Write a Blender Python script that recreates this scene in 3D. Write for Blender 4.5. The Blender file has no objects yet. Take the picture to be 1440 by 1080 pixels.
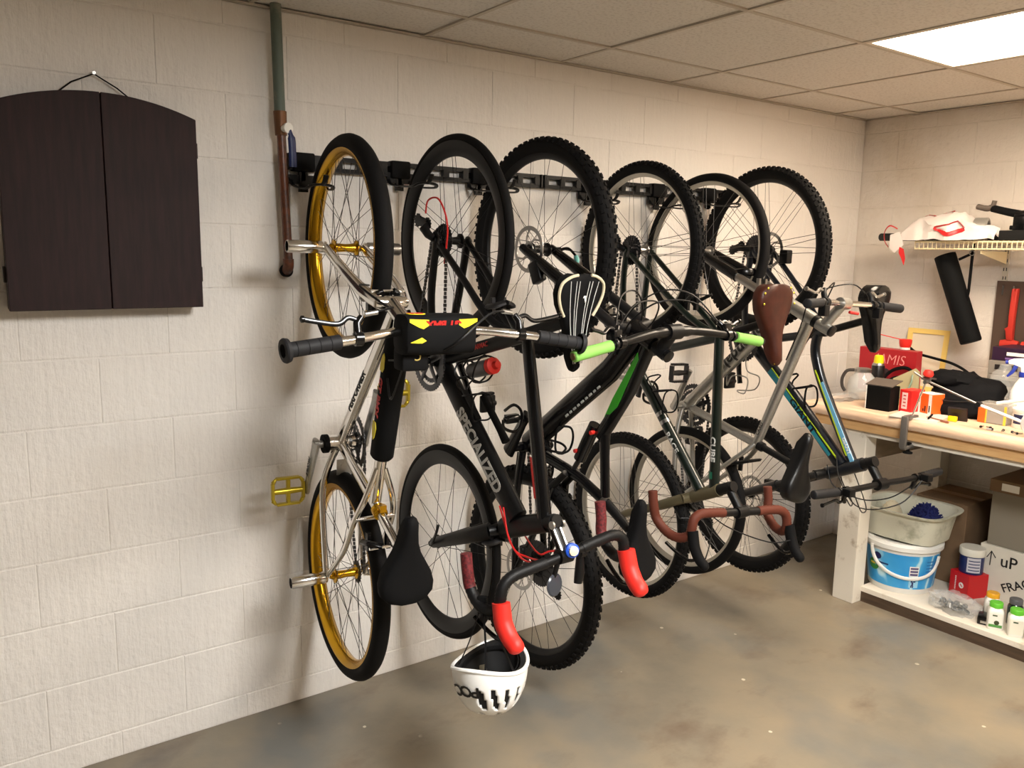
import bpy, bmesh, math, random
from mathutils import Vector, Matrix
PI = math.pi
rnd = random.Random(7)
scene = bpy.context.scene
COL = scene.collection

# ---------------------------------------------------------------- camera, world, exposure
cam_d = bpy.data.cameras.new('camera')
cam = bpy.data.objects.new('camera', cam_d); COL.objects.link(cam); scene.camera = cam
cam_d.sensor_width = 36.0; cam_d.lens = 1162.5 / 1440 * 36.0
cam_d.clip_start = 0.02; cam_d.clip_end = 60
_r = Vector((0.81112657, -0.584631, 0.01674161)); _d = Vector((-0.07876951, -0.13756024, -0.98735634)); _f = Vector((0.57954211, 0.79955223, -0.15762986))
cam.matrix_world = Matrix(((_r.x, -_d.x, -_f.x, 0.0), (_r.y, -_d.y, -_f.y, -2.727), (_r.z, -_d.z, -_f.z, 1.64), (0, 0, 0, 1)))
wd = bpy.data.worlds.new('world'); scene.world = wd; wd.use_nodes = True
wd.node_tree.nodes['Background'].inputs[0].default_value = (0.55, 0.5, 0.45, 1)
wd.node_tree.nodes['Background'].inputs[1].default_value = 0.05
scene.view_settings.view_transform = 'Standard'; scene.view_settings.look = 'None'
scene.view_settings.gamma = 1.0; scene.view_settings.use_curve_mapping = False
scene.view_settings.exposure = 0.0
PANEL_STRENGTH = 78.0; PANEL_STRENGTH_FAR = 31.0
PANEL_NEAR = (1.0, 0.98, 0.94)      # the troffer lighting the left of the wall
PANEL_FAR = (1.0, 0.83, 0.64)       # the warmer troffer in view
RX = 4.38                           # right wall
CH = 2.395                          # ceiling height

# ---------------------------------------------------------------- materials
def lin(c):
    return tuple(((v / 12.92) if v <= 0.04045 else ((v + 0.055) / 1.055) ** 2.4) for v in (x / 255 for x in c))
MATS = {}
def mat(name, rgb, rough=0.5, metal=0.0, var=0.0, scale=40, bump=0.0, bscale=120, coat=0.0, alpha=1.0, trans=0.0, emit=0, ior=1.45, spec=0.5):
    if name in MATS: return MATS[name]
    m = bpy.data.materials.new(name); m.use_nodes = True; nt = m.node_tree
    b = nt.nodes['Principled BSDF']; c = lin(rgb)
    b.inputs['Base Color'].default_value = (*c, 1); b.inputs['Roughness'].default_value = rough
    b.inputs['Metallic'].default_value = metal; b.inputs['Coat Weight'].default_value = coat; b.inputs['IOR'].default_value = ior; b.inputs['Specular IOR Level'].default_value = spec
    b.inputs['Transmission Weight'].default_value = trans; b.inputs['Alpha'].default_value = alpha
    tc = nt.nodes.new('ShaderNodeTexCoord')
    if var:
        n = nt.nodes.new('ShaderNodeTexNoise'); n.inputs['Scale'].default_value = scale; n.inputs['Detail'].default_value = 4
        nt.links.new(tc.outputs['Object'], n.inputs['Vector'])
        r = nt.nodes.new('ShaderNodeValToRGB')
        r.color_ramp.elements[0].position = 0.3; r.color_ramp.elements[1].position = 0.7
        r.color_ramp.elements[0].color = (*[x * (1 - var) for x in c], 1); r.color_ramp.elements[1].color = (*[min(1, x * (1 + var)) for x in c], 1)
        nt.links.new(n.outputs['Fac'], r.inputs['Fac']); nt.links.new(r.outputs['Color'], b.inputs['Base Color'])
    if bump:
        n = nt.nodes.new('ShaderNodeTexNoise'); n.inputs['Scale'].default_value = bscale; n.inputs['Detail'].default_value = 3
        nt.links.new(tc.outputs['Object'], n.inputs['Vector'])
        bp = nt.nodes.new('ShaderNodeBump'); bp.inputs['Strength'].default_value = bump; bp.inputs['Distance'].default_value = 0.002
        nt.links.new(n.outputs['Fac'], bp.inputs['Height']); nt.links.new(bp.outputs['Normal'], b.inputs['Normal'])
    if emit:
        b.inputs['Emission Color'].default_value = (*c, 1); b.inputs['Emission Strength'].default_value = emit
    MATS[name] = m; return m
def emitter(name, col, s):
    m = bpy.data.materials.new(name); m.use_nodes = True; nt = m.node_tree; nt.nodes.clear()
    e = nt.nodes.new('ShaderNodeEmission'); e.inputs[0].default_value = (*col, 1); e.inputs[1].default_value = s
    o = nt.nodes.new('ShaderNodeOutputMaterial'); nt.links.new(e.outputs[0], o.inputs[0]); return m
def nodes_mat(name):
    m = bpy.data.materials.new(name); m.use_nodes = True; nt = m.node_tree
    return m, nt, nt.nodes['Principled BSDF']
def ramp(nt, fac, stops):
    r = nt.nodes.new('ShaderNodeValToRGB'); el = r.color_ramp.elements
    while len(el) < len(stops): el.new(0.5)
    for e, (p, c) in zip(el, stops): e.position = p; e.color = (*c, 1)
    nt.links.new(fac, r.inputs['Fac']); return r.outputs['Color']
def noise(nt, vec, scale, detail=5, rough=0.55):
    n = nt.nodes.new('ShaderNodeTexNoise'); n.inputs['Scale'].default_value = scale; n.inputs['Detail'].default_value = detail
    n.inputs['Roughness'].default_value = rough; nt.links.new(vec, n.inputs['Vector']); return n.outputs['Fac']
def mapping(nt, scale=(1, 1, 1)):
    g = nt.nodes.new('ShaderNodeNewGeometry'); mp = nt.nodes.new('ShaderNodeMapping'); mp.inputs['Scale'].default_value = scale
    nt.links.new(g.outputs['Position'], mp.inputs['Vector']); return mp.outputs['Vector']
def mixc(nt, fac, a, b, mode='MIX'):
    x = nt.nodes.new('ShaderNodeMix'); x.data_type = 'RGBA'; x.blend_type = mode
    if isinstance(fac, float): x.inputs[0].default_value = fac
    else: nt.links.new(fac, x.inputs[0])
    for i, v in ((6, a), (7, b)):
        if isinstance(v, tuple): x.inputs[i].default_value = (*v, 1)
        else: nt.links.new(v, x.inputs[i])
    return x.outputs[2]
def wall_paint(name, base, dirt, dirt_lo, dirt_hi):
    m, nt, b = nodes_mat(name)
    v = mapping(nt); dr = mapping(nt, (9, 9, 1.3))
    c0 = ramp(nt, noise(nt, v, 1.1, 4), [(0.3, tuple(x * 0.94 for x in lin(base))), (0.7, lin(base))])
    d = ramp(nt, noise(nt, v, 0.9, 6, 0.6), [(dirt_lo, (0, 0, 0)), (dirt_hi, (1, 1, 1))])
    col = mixc(nt, d, c0, lin(dirt)); nt.links.new(col, b.inputs['Base Color'])
    b.inputs['Roughness'].default_value = 0.62
    h1 = noise(nt, v, 46, 5); h2 = noise(nt, dr, 3.0, 5, 0.6)
    mu = nt.nodes.new('ShaderNodeMath'); mu.operation = 'MULTIPLY_ADD'; mu.inputs[1].default_value = 0.55
    nt.links.new(h1, mu.inputs[0]); nt.links.new(h2, mu.inputs[2])
    h3 = noise(nt, v, 7, 2); mu2 = nt.nodes.new('ShaderNodeMath'); mu2.operation = 'MULTIPLY_ADD'; mu2.inputs[1].default_value = 0.9
    nt.links.new(h3, mu2.inputs[0]); nt.links.new(mu.outputs[0], mu2.inputs[2])
    bp = nt.nodes.new('ShaderNodeBump'); bp.inputs['Strength'].default_value = 0.85; bp.inputs['Distance'].default_value = 0.008
    nt.links.new(mu2.outputs[0], bp.inputs['Height']); nt.links.new(bp.outputs['Normal'], b.inputs['Normal'])
    return m
WALL = wall_paint('painted_block', (230, 225, 219), (204, 196, 184), 0.62, 0.85)
WALLR = wall_paint('painted_block_stained', (220, 212, 202), (186, 170, 146), 0.5, 0.75)
def floor_mat():
    m, nt, b = nodes_mat('painted_concrete'); v = mapping(nt)
    base = ramp(nt, noise(nt, v, 1.6, 6, 0.6), [(0.3, lin((106, 100, 89))), (0.5, lin((127, 118, 102))), (0.72, lin((141, 127, 106)))])
    st = ramp(nt, noise(nt, mapping(nt, (1, 1.5, 1)), 2.7, 8, 0.62), [(0.54, (0, 0, 0)), (0.72, (1, 1, 1))])
    c = mixc(nt, st, base, lin((104, 90, 76)))
    st2 = ramp(nt, noise(nt, mapping(nt, (1.3, 1, 1)), 1.2, 4), [(0.5, (0, 0, 0)), (0.7, (1, 1, 1))])
    c = mixc(nt, st2, c, lin((104, 104, 100)))
    vo = nt.nodes.new('ShaderNodeTexVoronoi'); vo.inputs['Scale'].default_value = 7.0; nt.links.new(v, vo.inputs['Vector'])
    ns = noise(nt, v, 60, 3); ad = nt.nodes.new('ShaderNodeMath'); ad.operation = 'MULTIPLY_ADD'; ad.inputs[1].default_value = 0.05
    nt.links.new(ns, ad.inputs[0]); nt.links.new(vo.outputs['Distance'], ad.inputs[2])
    ch = ramp(nt, ad.outputs[0], [(0.078, (1, 1, 1)), (0.088, (0, 0, 0))])
    gate = ramp(nt, noise(nt, v, 2.3, 2), [(0.5, (0, 0, 0)), (0.56, (1, 1, 1))])
    mm = nt.nodes.new('ShaderNodeMath'); mm.operation = 'MULTIPLY'; nt.links.new(ch, mm.inputs[0]); nt.links.new(gate, mm.inputs[1])
    c = mixc(nt, mm.outputs[0], c, lin((205, 196, 176)))
    nt.links.new(c, b.inputs['Base Color'])
    rg = ramp(nt, noise(nt, v, 4, 5), [(0.3, (0.32,) * 3), (0.7, (0.5,) * 3)]); nt.links.new(rg, b.inputs['Roughness'])
    bp = nt.nodes.new('ShaderNodeBump'); bp.inputs['Strength'].default_value = 0.15; bp.inputs['Distance'].default_value = 0.004
    nt.links.new(noise(nt, v, 30, 6), bp.inputs['Height']); nt.links.new(bp.outputs['Normal'], b.inputs['Normal'])
    return m
FLOOR = floor_mat()
def tile_mat():
    m, nt, b = nodes_mat('ceiling_tile'); v = mapping(nt)
    c = ramp(nt, noise(nt, v, 90, 3), [(0.36, lin((196, 190, 182))), (0.5, lin((212, 207, 199)))])
    nt.links.new(c, b.inputs['Base Color']); b.inputs['Roughness'].default_value = 0.9
    bp = nt.nodes.new('ShaderNodeBump'); bp.inputs['Strength'].default_value = 0.3; bp.inputs['Distance'].default_value = 0.002
    nt.links.new(noise(nt, v, 160, 3), bp.inputs['Height']); nt.links.new(bp.outputs['Normal'], b.inputs['Normal']); return m
TILE = tile_mat()
def wood_mat(name, a, bcol, axis=(1, 12, 12), rough=0.5, coat=0.0):
    m, nt, b = nodes_mat(name); g = nt.nodes.new('ShaderNodeTexCoord'); mp = nt.nodes.new('ShaderNodeMapping')
    mp.inputs['Scale'].default_value = axis; nt.links.new(g.outputs['Object'], mp.inputs['Vector'])
    c = ramp(nt, noise(nt, mp.outputs['Vector'], 6, 6, 0.6), [(0.35, lin(a)), (0.65, lin(bcol))])
    nt.links.new(c, b.inputs['Base Color']); b.inputs['Roughness'].default_value = rough; b.inputs['Coat Weight'].default_value = coat; return m
def worn(name, base, dirt, lo=0.55, hi=0.7, scale=6, rough=0.6):
    m, nt, b = nodes_mat(name); v = mapping(nt)
    f = ramp(nt, noise(nt, v, scale, 7, 0.65), [(lo, (0, 0, 0)), (hi, (1, 1, 1))])
    nt.links.new(mixc(nt, f, lin(base), lin(dirt)), b.inputs['Base Color']); b.inputs['Roughness'].default_value = rough; return m
RUB = mat('tire_rubber', (15, 14, 14), 0.75, bump=0.2, bscale=300, spec=0.18)
BLK = mat('satin_black', (11, 11, 12), 0.42, spec=0.3)
GBLK = mat('gloss_black', (8, 8, 9), 0.24, coat=0.1, spec=0.4)
MBLK = mat('matte_black', (13, 13, 14), 0.75, spec=0.15)
CARB = mat('carbon_black', (10, 10, 11), 0.4, var=0.3, scale=400, spec=0.3)
GRIPB = mat('grip_rubber', (30, 30, 32), 0.6, spec=0.25)
CHROME = mat('chrome', (240, 238, 234), 0.14, 1.0)
STEEL = mat('steel', (176, 175, 173), 0.3, 1.0)
SPOKE = mat('spoke_steel', (104, 100, 96), 0.4, 1.0)
SPOKB = mat('spoke_black', (18, 18, 19), 0.4, 0.6)
ALU = mat('brushed_aluminium', (178, 177, 173), 0.36, 0.95, var=0.08, scale=150)
GUN = mat('gunmetal', (70, 70, 72), 0.35, 0.9)
GOLD = mat('gold_anodised', (206, 158, 40), 0.26, 1.0)
GOLDP = mat('gold_pedal', (186, 164, 52), 0.35, 0.8)
RED = mat('red_rubber', (226, 44, 34), 0.5)
REDC = mat('red_cable', (190, 32, 30), 0.45)
LIME = mat('lime_silicone', (126, 184, 84), 0.7)
LEATH = mat('brown_leather', (60, 27, 17), 0.42, var=0.25, scale=30, spec=0.3)
BTAPE = mat('brown_bar_tape', (86, 42, 30), 0.6, bump=0.3, spec=0.25)
GREEN = mat('green_paint', (46, 142, 30), 0.3, coat=0.3)
DGREEN = mat('dark_green_paint', (9, 20, 15), 0.3, coat=0.4)
TEAL = mat('teal_paint', (30, 124, 140), 0.3, coat=0.4)
SKYB = mat('light_blue_paint', (110, 176, 214), 0.3, coat=0.4)
LIMEP = mat('lime_paint', (190, 214, 40), 0.4)
NAVY = mat('navy_black_paint', (9, 15, 24), 0.3, coat=0.3)
WHITE = mat('white_paint', (236, 234, 228), 0.4)
GREYL = mat('grey_print', (190, 190, 186), 0.5)
YEL = mat('yellow_print', (226, 208, 40), 0.5)
REDP = mat('red_print', (192, 40, 36), 0.5)
WALLRIM = mat('alloy_rim', (176, 172, 162), 0.4, 0.9)

# ---------------------------------------------------------------- mesh builder
def frame_of(t, ref):
    a = ref - t * ref.dot(t)
    if a.length < 1e-5:
        ref = Vector((0, 0, 1)) if abs(t.z) < 0.9 else Vector((1, 0, 0)); a = ref - t * ref.dot(t)
    a.normalize(); return a, t.cross(a)
class MB:
    def __init__(s): s.v = []; s.f = []
    def ring_faces(s, i, j, n):
        for k in range(n): s.f.append((i + k, i + (k + 1) % n, j + (k + 1) % n, j + k))
    def tube(s, pts, r, seg=10, ref=(1, 0, 0), cap=True, closed=False):
        pts = [Vector(p) for p in pts]; n = len(pts)
        if not isinstance(r, (list, tuple)): r = [r] * n
        elif len(r) == 2 and n != 2 and not isinstance(r[0], (list, tuple)): r = [r[0] + (r[1] - r[0]) * i / (n - 1) for i in range(n)]
        a = Vector(ref); st = len(s.v)
        for i, p in enumerate(pts):
            if closed: t = pts[(i + 1) % n] - pts[i - 1]
            else: t = pts[min(i + 1, n - 1)] - pts[max(i - 1, 0)]
            t.normalize(); a, b = frame_of(t, a)
            ra, rb = r[i] if isinstance(r[i], (list, tuple)) else (r[i], r[i])
            for k in range(seg):
                g = 2 * PI * k / seg; s.v.append(p + a * (ra * math.cos(g)) + b * (rb * math.sin(g)))
        for i in range(n - 1): s.ring_faces(st + i * seg, st + (i + 1) * seg, seg)
        if closed: s.ring_faces(st + (n - 1) * seg, st, seg)
        elif cap:
            s.f.append(tuple(range(st + seg - 1, st - 1, -1))); s.f.append(tuple(range(st + (n - 1) * seg, st + n * seg)))
        return s
    def lathe(s, prof, origin=(0, 0, 0), axis=(1, 0, 0), seg=24, close=False, cap=True):
        o = Vector(origin); ax = Vector(axis).normalized(); a, b = frame_of(ax, Vector((0, 0, 1))); st = len(s.v)
        for rad, h in prof:
            for k in range(seg):
                g = 2 * PI * k / seg; s.v.append(o + ax * h + a * (rad * math.cos(g)) + b * (rad * math.sin(g)))
        n = len(prof)
        for i in range(n - 1): s.ring_faces(st + i * seg, st + (i + 1) * seg, seg)
        if close: s.ring_faces(st + (n - 1) * seg, st, seg)
        elif cap:
            s.f.append(tuple(range(st + seg - 1, st - 1, -1))); s.f.append(tuple(range(st + (n - 1) * seg, st + n * seg)))
        return s
    def box(s, c, size, X=(1, 0, 0), Y=(0, 1, 0), Z=(0, 0, 1)):
        c = Vector(c); X, Y, Z = Vector(X).normalized() * size[0] / 2, Vector(Y).normalized() * size[1] / 2, Vector(Z).normalized() * size[2] / 2
        i = len(s.v)
        for sz in (-1, 1):
            for sx, sy in ((-1, -1), (1, -1), (1, 1), (-1, 1)): s.v.append(c + X * sx + Y * sy + Z * sz)
        s.f += [(i + 3, i + 2, i + 1, i), (i + 4, i + 5, i + 6, i + 7)] + [(i + k, i + (k + 1) % 4, i + 4 + (k + 1) % 4, i + 4 + k) for k in range(4)]
        return s
    def prism(s, poly, o, X, Y, N, th):
        o, X, Y, N = Vector(o), Vector(X), Vector(Y), Vector(N); n = len(poly); i = len(s.v)
        for h in (-th / 2, th / 2):
            for x, y in poly: s.v.append(o + X * x + Y * y + N * h)
        s.f.append(tuple(range(i + n - 1, i - 1, -1))); s.f.append(tuple(range(i + n, i + 2 * n))); s.ring_faces(i, i + n, n); return s
    def loft(s, rings, cap=True):
        st = len(s.v); n = len(rings[0])
        for r in rings: s.v += [Vector(p) for p in r]
        for i in range(len(rings) - 1): s.ring_faces(st + i * n, st + (i + 1) * n, n)
        if cap:
            s.f.append(tuple(range(st + n - 1, st - 1, -1))); s.f.append(tuple(range(st + (len(rings) - 1) * n, st + len(rings) * n)))
        return s
    def grid(s, rows):
        st = len(s.v); m = len(rows[0])
        for r in rows: s.v += [Vector(p) for p in r]
        for i in range(len(rows) - 1):
            for j in range(m - 1): s.f.append((st + i * m + j, st + i * m + j + 1, st + (i + 1) * m + j + 1, st + (i + 1) * m + j))
        return s
    def mesh(s, name, m, smooth=True, angle=40, bevel=0.0, bseg=2, fix=True):
        me = bpy.data.meshes.new(name); me.from_pydata([tuple(p) for p in s.v], [], s.f)
        if fix or bevel:
            bm = bmesh.new(); bm.from_mesh(me)
            if fix: bmesh.ops.recalc_face_normals(bm, faces=bm.faces)
            if bevel: bmesh.ops.bevel(bm, geom=[e for e in bm.edges if len(e.link_faces) == 2 and e.calc_face_angle(0) > 0.6], offset=bevel, segments=bseg, affect='EDGES', profile=0.5)
            bm.to_mesh(me); bm.free()
        me.update()
        if smooth:
            me.shade_smooth(); me.set_sharp_from_angle(angle=math.radians(angle))
        me.materials.append(m); return me
    def build(s, name, m, parent=None, **k):
        return put(name, s.mesh(name, m, **k), parent)
def put(name, me, parent=None, loc=(0, 0, 0), rot=(0, 0, 0)):
    o = bpy.data.objects.new(name, me); COL.objects.link(o); o.location = loc; o.rotation_euler = rot
    if parent: o.parent = parent
    return o
def tag(o, label=None, cat=None, group=None, kind=None):
    if label: o['label'] = label
    if cat: o['category'] = cat
    if group: o['group'] = group
    if kind: o['kind'] = kind
    return o
def thing(name, label, cat, loc=(0, 0, 0), rot=(0, 0, 0), group=None):
    return tag(put(name, None, None, loc, rot), label, cat, group)
def catmull(pts, k=6):
    pts = [Vector(p) for p in pts]; out = []
    for i in range(len(pts) - 1):
        p0, p1, p2, p3 = pts[max(i - 1, 0)], pts[i], pts[i + 1], pts[min(i + 2, len(pts) - 1)]
        for j in range(k):
            t = j / k
            out.append(0.5 * ((2 * p1) + (p2 - p0) * t + (2 * p0 - 5 * p1 + 4 * p2 - p3) * t * t + (3 * p1 - p0 - 3 * p2 + p3) * t ** 3))
    out.append(pts[-1]); return out
def text_me(body, size, ex=0.0004, bold=0.0, align='CENTER'):
    cu = bpy.data.curves.new('t', 'FONT'); cu.body = body; cu.size = size; cu.extrude = ex; cu.offset = bold; cu.align_x = align; cu.align_y = 'CENTER'; cu.resolution_u = 3
    o = bpy.data.objects.new('t', cu); COL.objects.link(o)
    dg = bpy.context.evaluated_depsgraph_get(); me = bpy.data.meshes.new_from_object(o.evaluated_get(dg))
    bpy.data.objects.remove(o); bpy.data.curves.remove(cu); return me
def text(name, body, size, m, parent, o, X, Y, bold=0.0, sx=1.0, shear=0.0, wrap=0.0, align='CENTER', ex=0.0004):
    """flat lettering; wrap = radius of a tube (axis along X) that it follows"""
    me = text_me(body, size, ex, bold, align); X = Vector(X).normalized(); Y = Vector(Y); Y = (Y - X * Y.dot(X)).normalized(); N = X.cross(Y); o = Vector(o)
    if wrap:
        bm = bmesh.new(); bm.from_mesh(me); bmesh.ops.triangulate(bm, faces=bm.faces)
        for _ in range(2): bmesh.ops.subdivide_edges(bm, edges=[e for e in bm.edges if e.calc_length() > size * 0.1], cuts=1, use_grid_fill=True)
        bmesh.ops.triangulate(bm, faces=bm.faces); bm.to_mesh(me); bm.free()
    for v in me.vertices:
        x, y, z = v.co; x = x * sx + y * shear
        if wrap: v.co = o + X * x + Y * (wrap * math.sin(y / wrap)) + N * (wrap * (math.cos(y / wrap) - 1) + z + 0.0006)
        else: v.co = o + X * x + Y * y + N * z
    me.materials.clear(); me.materials.append(m); me.update()
    return put(name, me, parent)

# ---------------------------------------------------------------- room shell
def struct(o): o['kind'] = 'structure'; return o
DIM = wall_paint('dark_unseen_wall', (122, 112, 100), (96, 84, 70), 0.5, 0.8)  # unseen walls toned dark so they bounce less light, no real panelling
BX0, BY0 = -2.2, -5.0        # far sides of the room, behind the camera
struct(MB().box(((BX0 + RX) / 2, BY0 / 2, -0.05), (RX - BX0 + 0.4, -BY0 + 0.4, 0.1)).build('floor', FLOOR, smooth=False))
wb = struct(MB().box(((BX0 + RX) / 2, 0.104, CH / 2), (RX - BX0 + 0.4, 0.2, CH)).build('wall_back', WALL, smooth=False))
wr = struct(MB().box((RX + 0.104, BY0 / 2, CH / 2), (0.2, -BY0 + 0.4, CH)).build('wall_right', WALLR, smooth=False))
struct(MB().box((BX0 - 0.1, BY0 / 2, CH / 2), (0.2, -BY0, CH)).build('wall_left', DIM, smooth=False))
struct(MB().box(((BX0 + RX) / 2, BY0 - 0.1, CH / 2), (RX - BX0 + 0.4, 0.2, CH)).build('wall_front', DIM, smooth=False))
# painted concrete blocks, each its own piece, joints slightly recessed
def block_mesh(w, h, m, key, cache={}):
    k = (round(w, 3), round(h, 3), key)
    if k not in cache:
        g = 0.0035; t = 0.012; ex, ez = w / 2 - 0.0006, h / 2 - g / 2; b = 0.003
        mb = MB(); mb.loft([[(sx * (ex - i), y, sz * (ez - i)) for sx, sz in ((-1, -1), (1, -1), (1, 1), (-1, 1))] for y, i in ((t, 0), (0.003, 0), (0.0007, b * 0.4), (0, b))])
        cache[k] = mb.mesh('concrete_block', m, smooth=False)
    return cache[k]
COURSE0 = 0.086; CHT = 0.2032; BW = 0.4064
def block_wall(parent, u0, u1, place, m, key, off):
    zs = [0.0, COURSE0] + [COURSE0 + CHT * i for i in range(1, 12)] + [CH]
    for c in range(len(zs) - 1):
        z0, z1 = zs[c], min(zs[c + 1], CH)
        if z1 - z0 < 0.01: continue
        start = off + (BW / 2 if c % 2 == 0 else 0.0); k = math.floor((u0 - start) / BW); u = start + k * BW
        while u < u1 - 1e-4:
            a, b = max(u, u0), min(u + BW, u1)
            if b - a > 0.02: place(parent, (a + b) / 2, (z0 + z1) / 2, block_mesh(b - a, z1 - z0, m, key))
            u += BW
block_wall(wb, -0.9, RX, lambda p, u, z, me: put('concrete_block', me, p, (u, 0.0016, z)), WALL, 'b', 0.235)
block_wall(wr, 0.0, 2.2, lambda p, u, z, me: put('concrete_block', me, p, (RX + 0.002, -u, z), (0, 0, -PI / 2)), WALLR, 'r', 0.2)
# suspended ceiling: base, grid bars, tiles
ceil = struct(MB().box(((BX0 + RX) / 2, BY0 / 2, CH + 0.075), (RX - BX0 + 0.4, -BY0 + 0.4, 0.1)).build('ceiling', mat('ceiling_void', (120, 112, 102), 0.9), smooth=False))
GX = [0.3 + 0.628 * k for k in range(-4, 7)]; GY = [-0.305 - 0.628 * k for k in range(0, 8)]
xs = [BX0] + [x for x in GX if BX0 < x < RX - 0.05] + [RX]; ys = [0.0] + [y for y in GY if y > BY0 + 0.1] + [BY0]
GRIDM = mat('ceiling_grid', (184, 174, 160), 0.6)
tile_cache = {}
LIGHTS = []
def light_at(cx, cy):
    for (a, b, c, d) in ((2.85, 3.43, -2.2, -0.94), (0.95, 1.55, -3.45, -2.2), (2.85, 3.43, -4.72, -3.45)):
        if a - 0.1 < cx < b + 0.1 and c - 0.05 < cy < d + 0.05: return True
    return False
for i in range(len(xs) - 1):
    for j in range(len(ys) - 1):
        w, h = xs[i + 1] - xs[i], ys[j] - ys[j + 1]; cx, cy = (xs[i] + xs[i + 1]) / 2, (ys[j] + ys[j + 1]) / 2
        if light_at(cx, cy): LIGHTS.append((cx, cy, w, h)); continue
        k = (round(w, 3), round(h, 3))
        if k not in tile_cache:
            tile_cache[k] = MB().box((0, 0, 0.008), (w - 0.006, h - 0.006, 0.016)).mesh('ceiling_tile', TILE, smooth=False, bevel=0.002, bseg=1)
        sag = rnd.choice((0, 0, 0, 0.0015, 0.003))
        put('ceiling_tile', tile_cache[k], ceil, (cx, cy, CH + 0.003 + sag), (rnd.uniform(-.002, .002), rnd.uniform(-.002, .002), 0))
for x in xs[1:-1]: put('grid_bar', MB().box((0, 0, 0), (0.016, -BY0, 0.010)).mesh('grid_bar', GRIDM, smooth=False), ceil, (x, BY0 / 2, CH + 0.004))
for y in ys[1:-1]: put('grid_bar', MB().box((0, 0, 0), (RX - BX0, 0.016, 0.010)).mesh('grid_bar', GRIDM, smooth=False), ceil, ((RX + BX0) / 2, y, CH + 0.0045))
put('edge_angle', MB().box((0, 0, 0), (RX - BX0, 0.022, 0.004)).mesh('edge_angle', GRIDM, smooth=False), ceil, ((RX + BX0) / 2, -0.011, CH - 0.001))
put('edge_angle', MB().box((0, 0, 0), (0.022, -BY0, 0.004)).mesh('edge_angle', GRIDM, smooth=False), ceil, (RX - 0.011, BY0 / 2, CH - 0.001))
E_NEAR = emitter('diffuser_near', PANEL_NEAR, PANEL_STRENGTH); E_FAR = emitter('diffuser_far', PANEL_FAR, PANEL_STRENGTH_FAR)
def troffer(x0, x1, y0, y1, em, label):
    t = thing('ceiling_light', label, 'ceiling light', ((x0 + x1) / 2, (y0 + y1) / 2, CH), group='ceiling light panels')
    w, h = x1 - x0 - 0.01, y1 - y0 - 0.01
    MB().box((0, 0, 0.014), (w - 0.03, h - 0.03, 0.004)).build('diffuser', em, t, smooth=False)
    f = MB()
    for s in (-1, 1):
        f.box((s * (w / 2 - 0.01), 0, 0.009), (0.02, h, 0.018)); f.box((0, s * (h / 2 - 0.01), 0.009), (w - 0.04, 0.02, 0.018))
    f.build('frame', mat('light_frame', (226, 216, 200), 0.5), t, smooth=False)
def pair(xa, j):   # two grid cells deep
    i = min(range(len(xs)), key=lambda k: abs(xs[k] - xa)); return xs[i], xs[i + 1], ys[j + 2], ys[j]
troffer(*pair(2.81, 2), E_FAR, 'bright rectangular light panel in the ceiling above the workbench end')
troffer(*pair(0.93, 4), E_NEAR, 'bright rectangular light panel in the ceiling away from both bare walls')
troffer(*pair(2.81, 6), E_FAR, 'added unseen light panel in the ceiling at the back of the room')  # extra panel out of view, added to help light the room

# ---------------------------------------------------------------- bicycle parts (n = sideways, w = distance from wall, z = height)
def P(n, w, z): return Vector((n, -w, z))
def bike_root(label, x0, yaw, lean=0.0):
    y = math.radians(yaw); ox = x0 - 0.36 * math.sin(y); oy = -0.36 + 0.36 * math.cos(y)
    o = thing('bicycle', label, 'bicycle', (ox, oy, 0), (0, 0, y), 'bicycles hung on the wall rack')
    if lean:
        L = math.radians(lean); o.rotation_euler = (0, L, y); o.location.x -= 1.12 * math.sin(L); o.location.z += 0
    return o
def gear(mb, x, R, teeth, th, hole=0.0, tooth=0.004):
    n = teeth * 4; ring = []
    for k in range(n):
        r = R + (tooth if k % 4 in (1, 2) else 0); a = 2 * PI * k / n; ring.append((r * math.cos(a), r * math.sin(a)))
    i = len(mb.v)
    inner = hole if hole else 0.006
    for xx in (x - th / 2, x + th / 2):
        for y, z in ring: mb.v.append(Vector((xx, y, z)))
        for k in range(n):
            a = 2 * PI * k / n; mb.v.append(Vector((xx, inner * math.cos(a), inner * math.sin(a))))
    o0, i0, o1, i1 = i, i + n, i + 2 * n, i + 3 * n
    for k in range(n):
        q = (k + 1) % n
        mb.f += [(o0 + k, o0 + q, o1 + q, o1 + k), (i0 + q, i0 + k, i1 + k, i1 + q), (o0 + q, o0 + k, i0 + k, i0 + q), (o1 + k, o1 + q, i1 + q, i1 + k)]
    return mb
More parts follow.
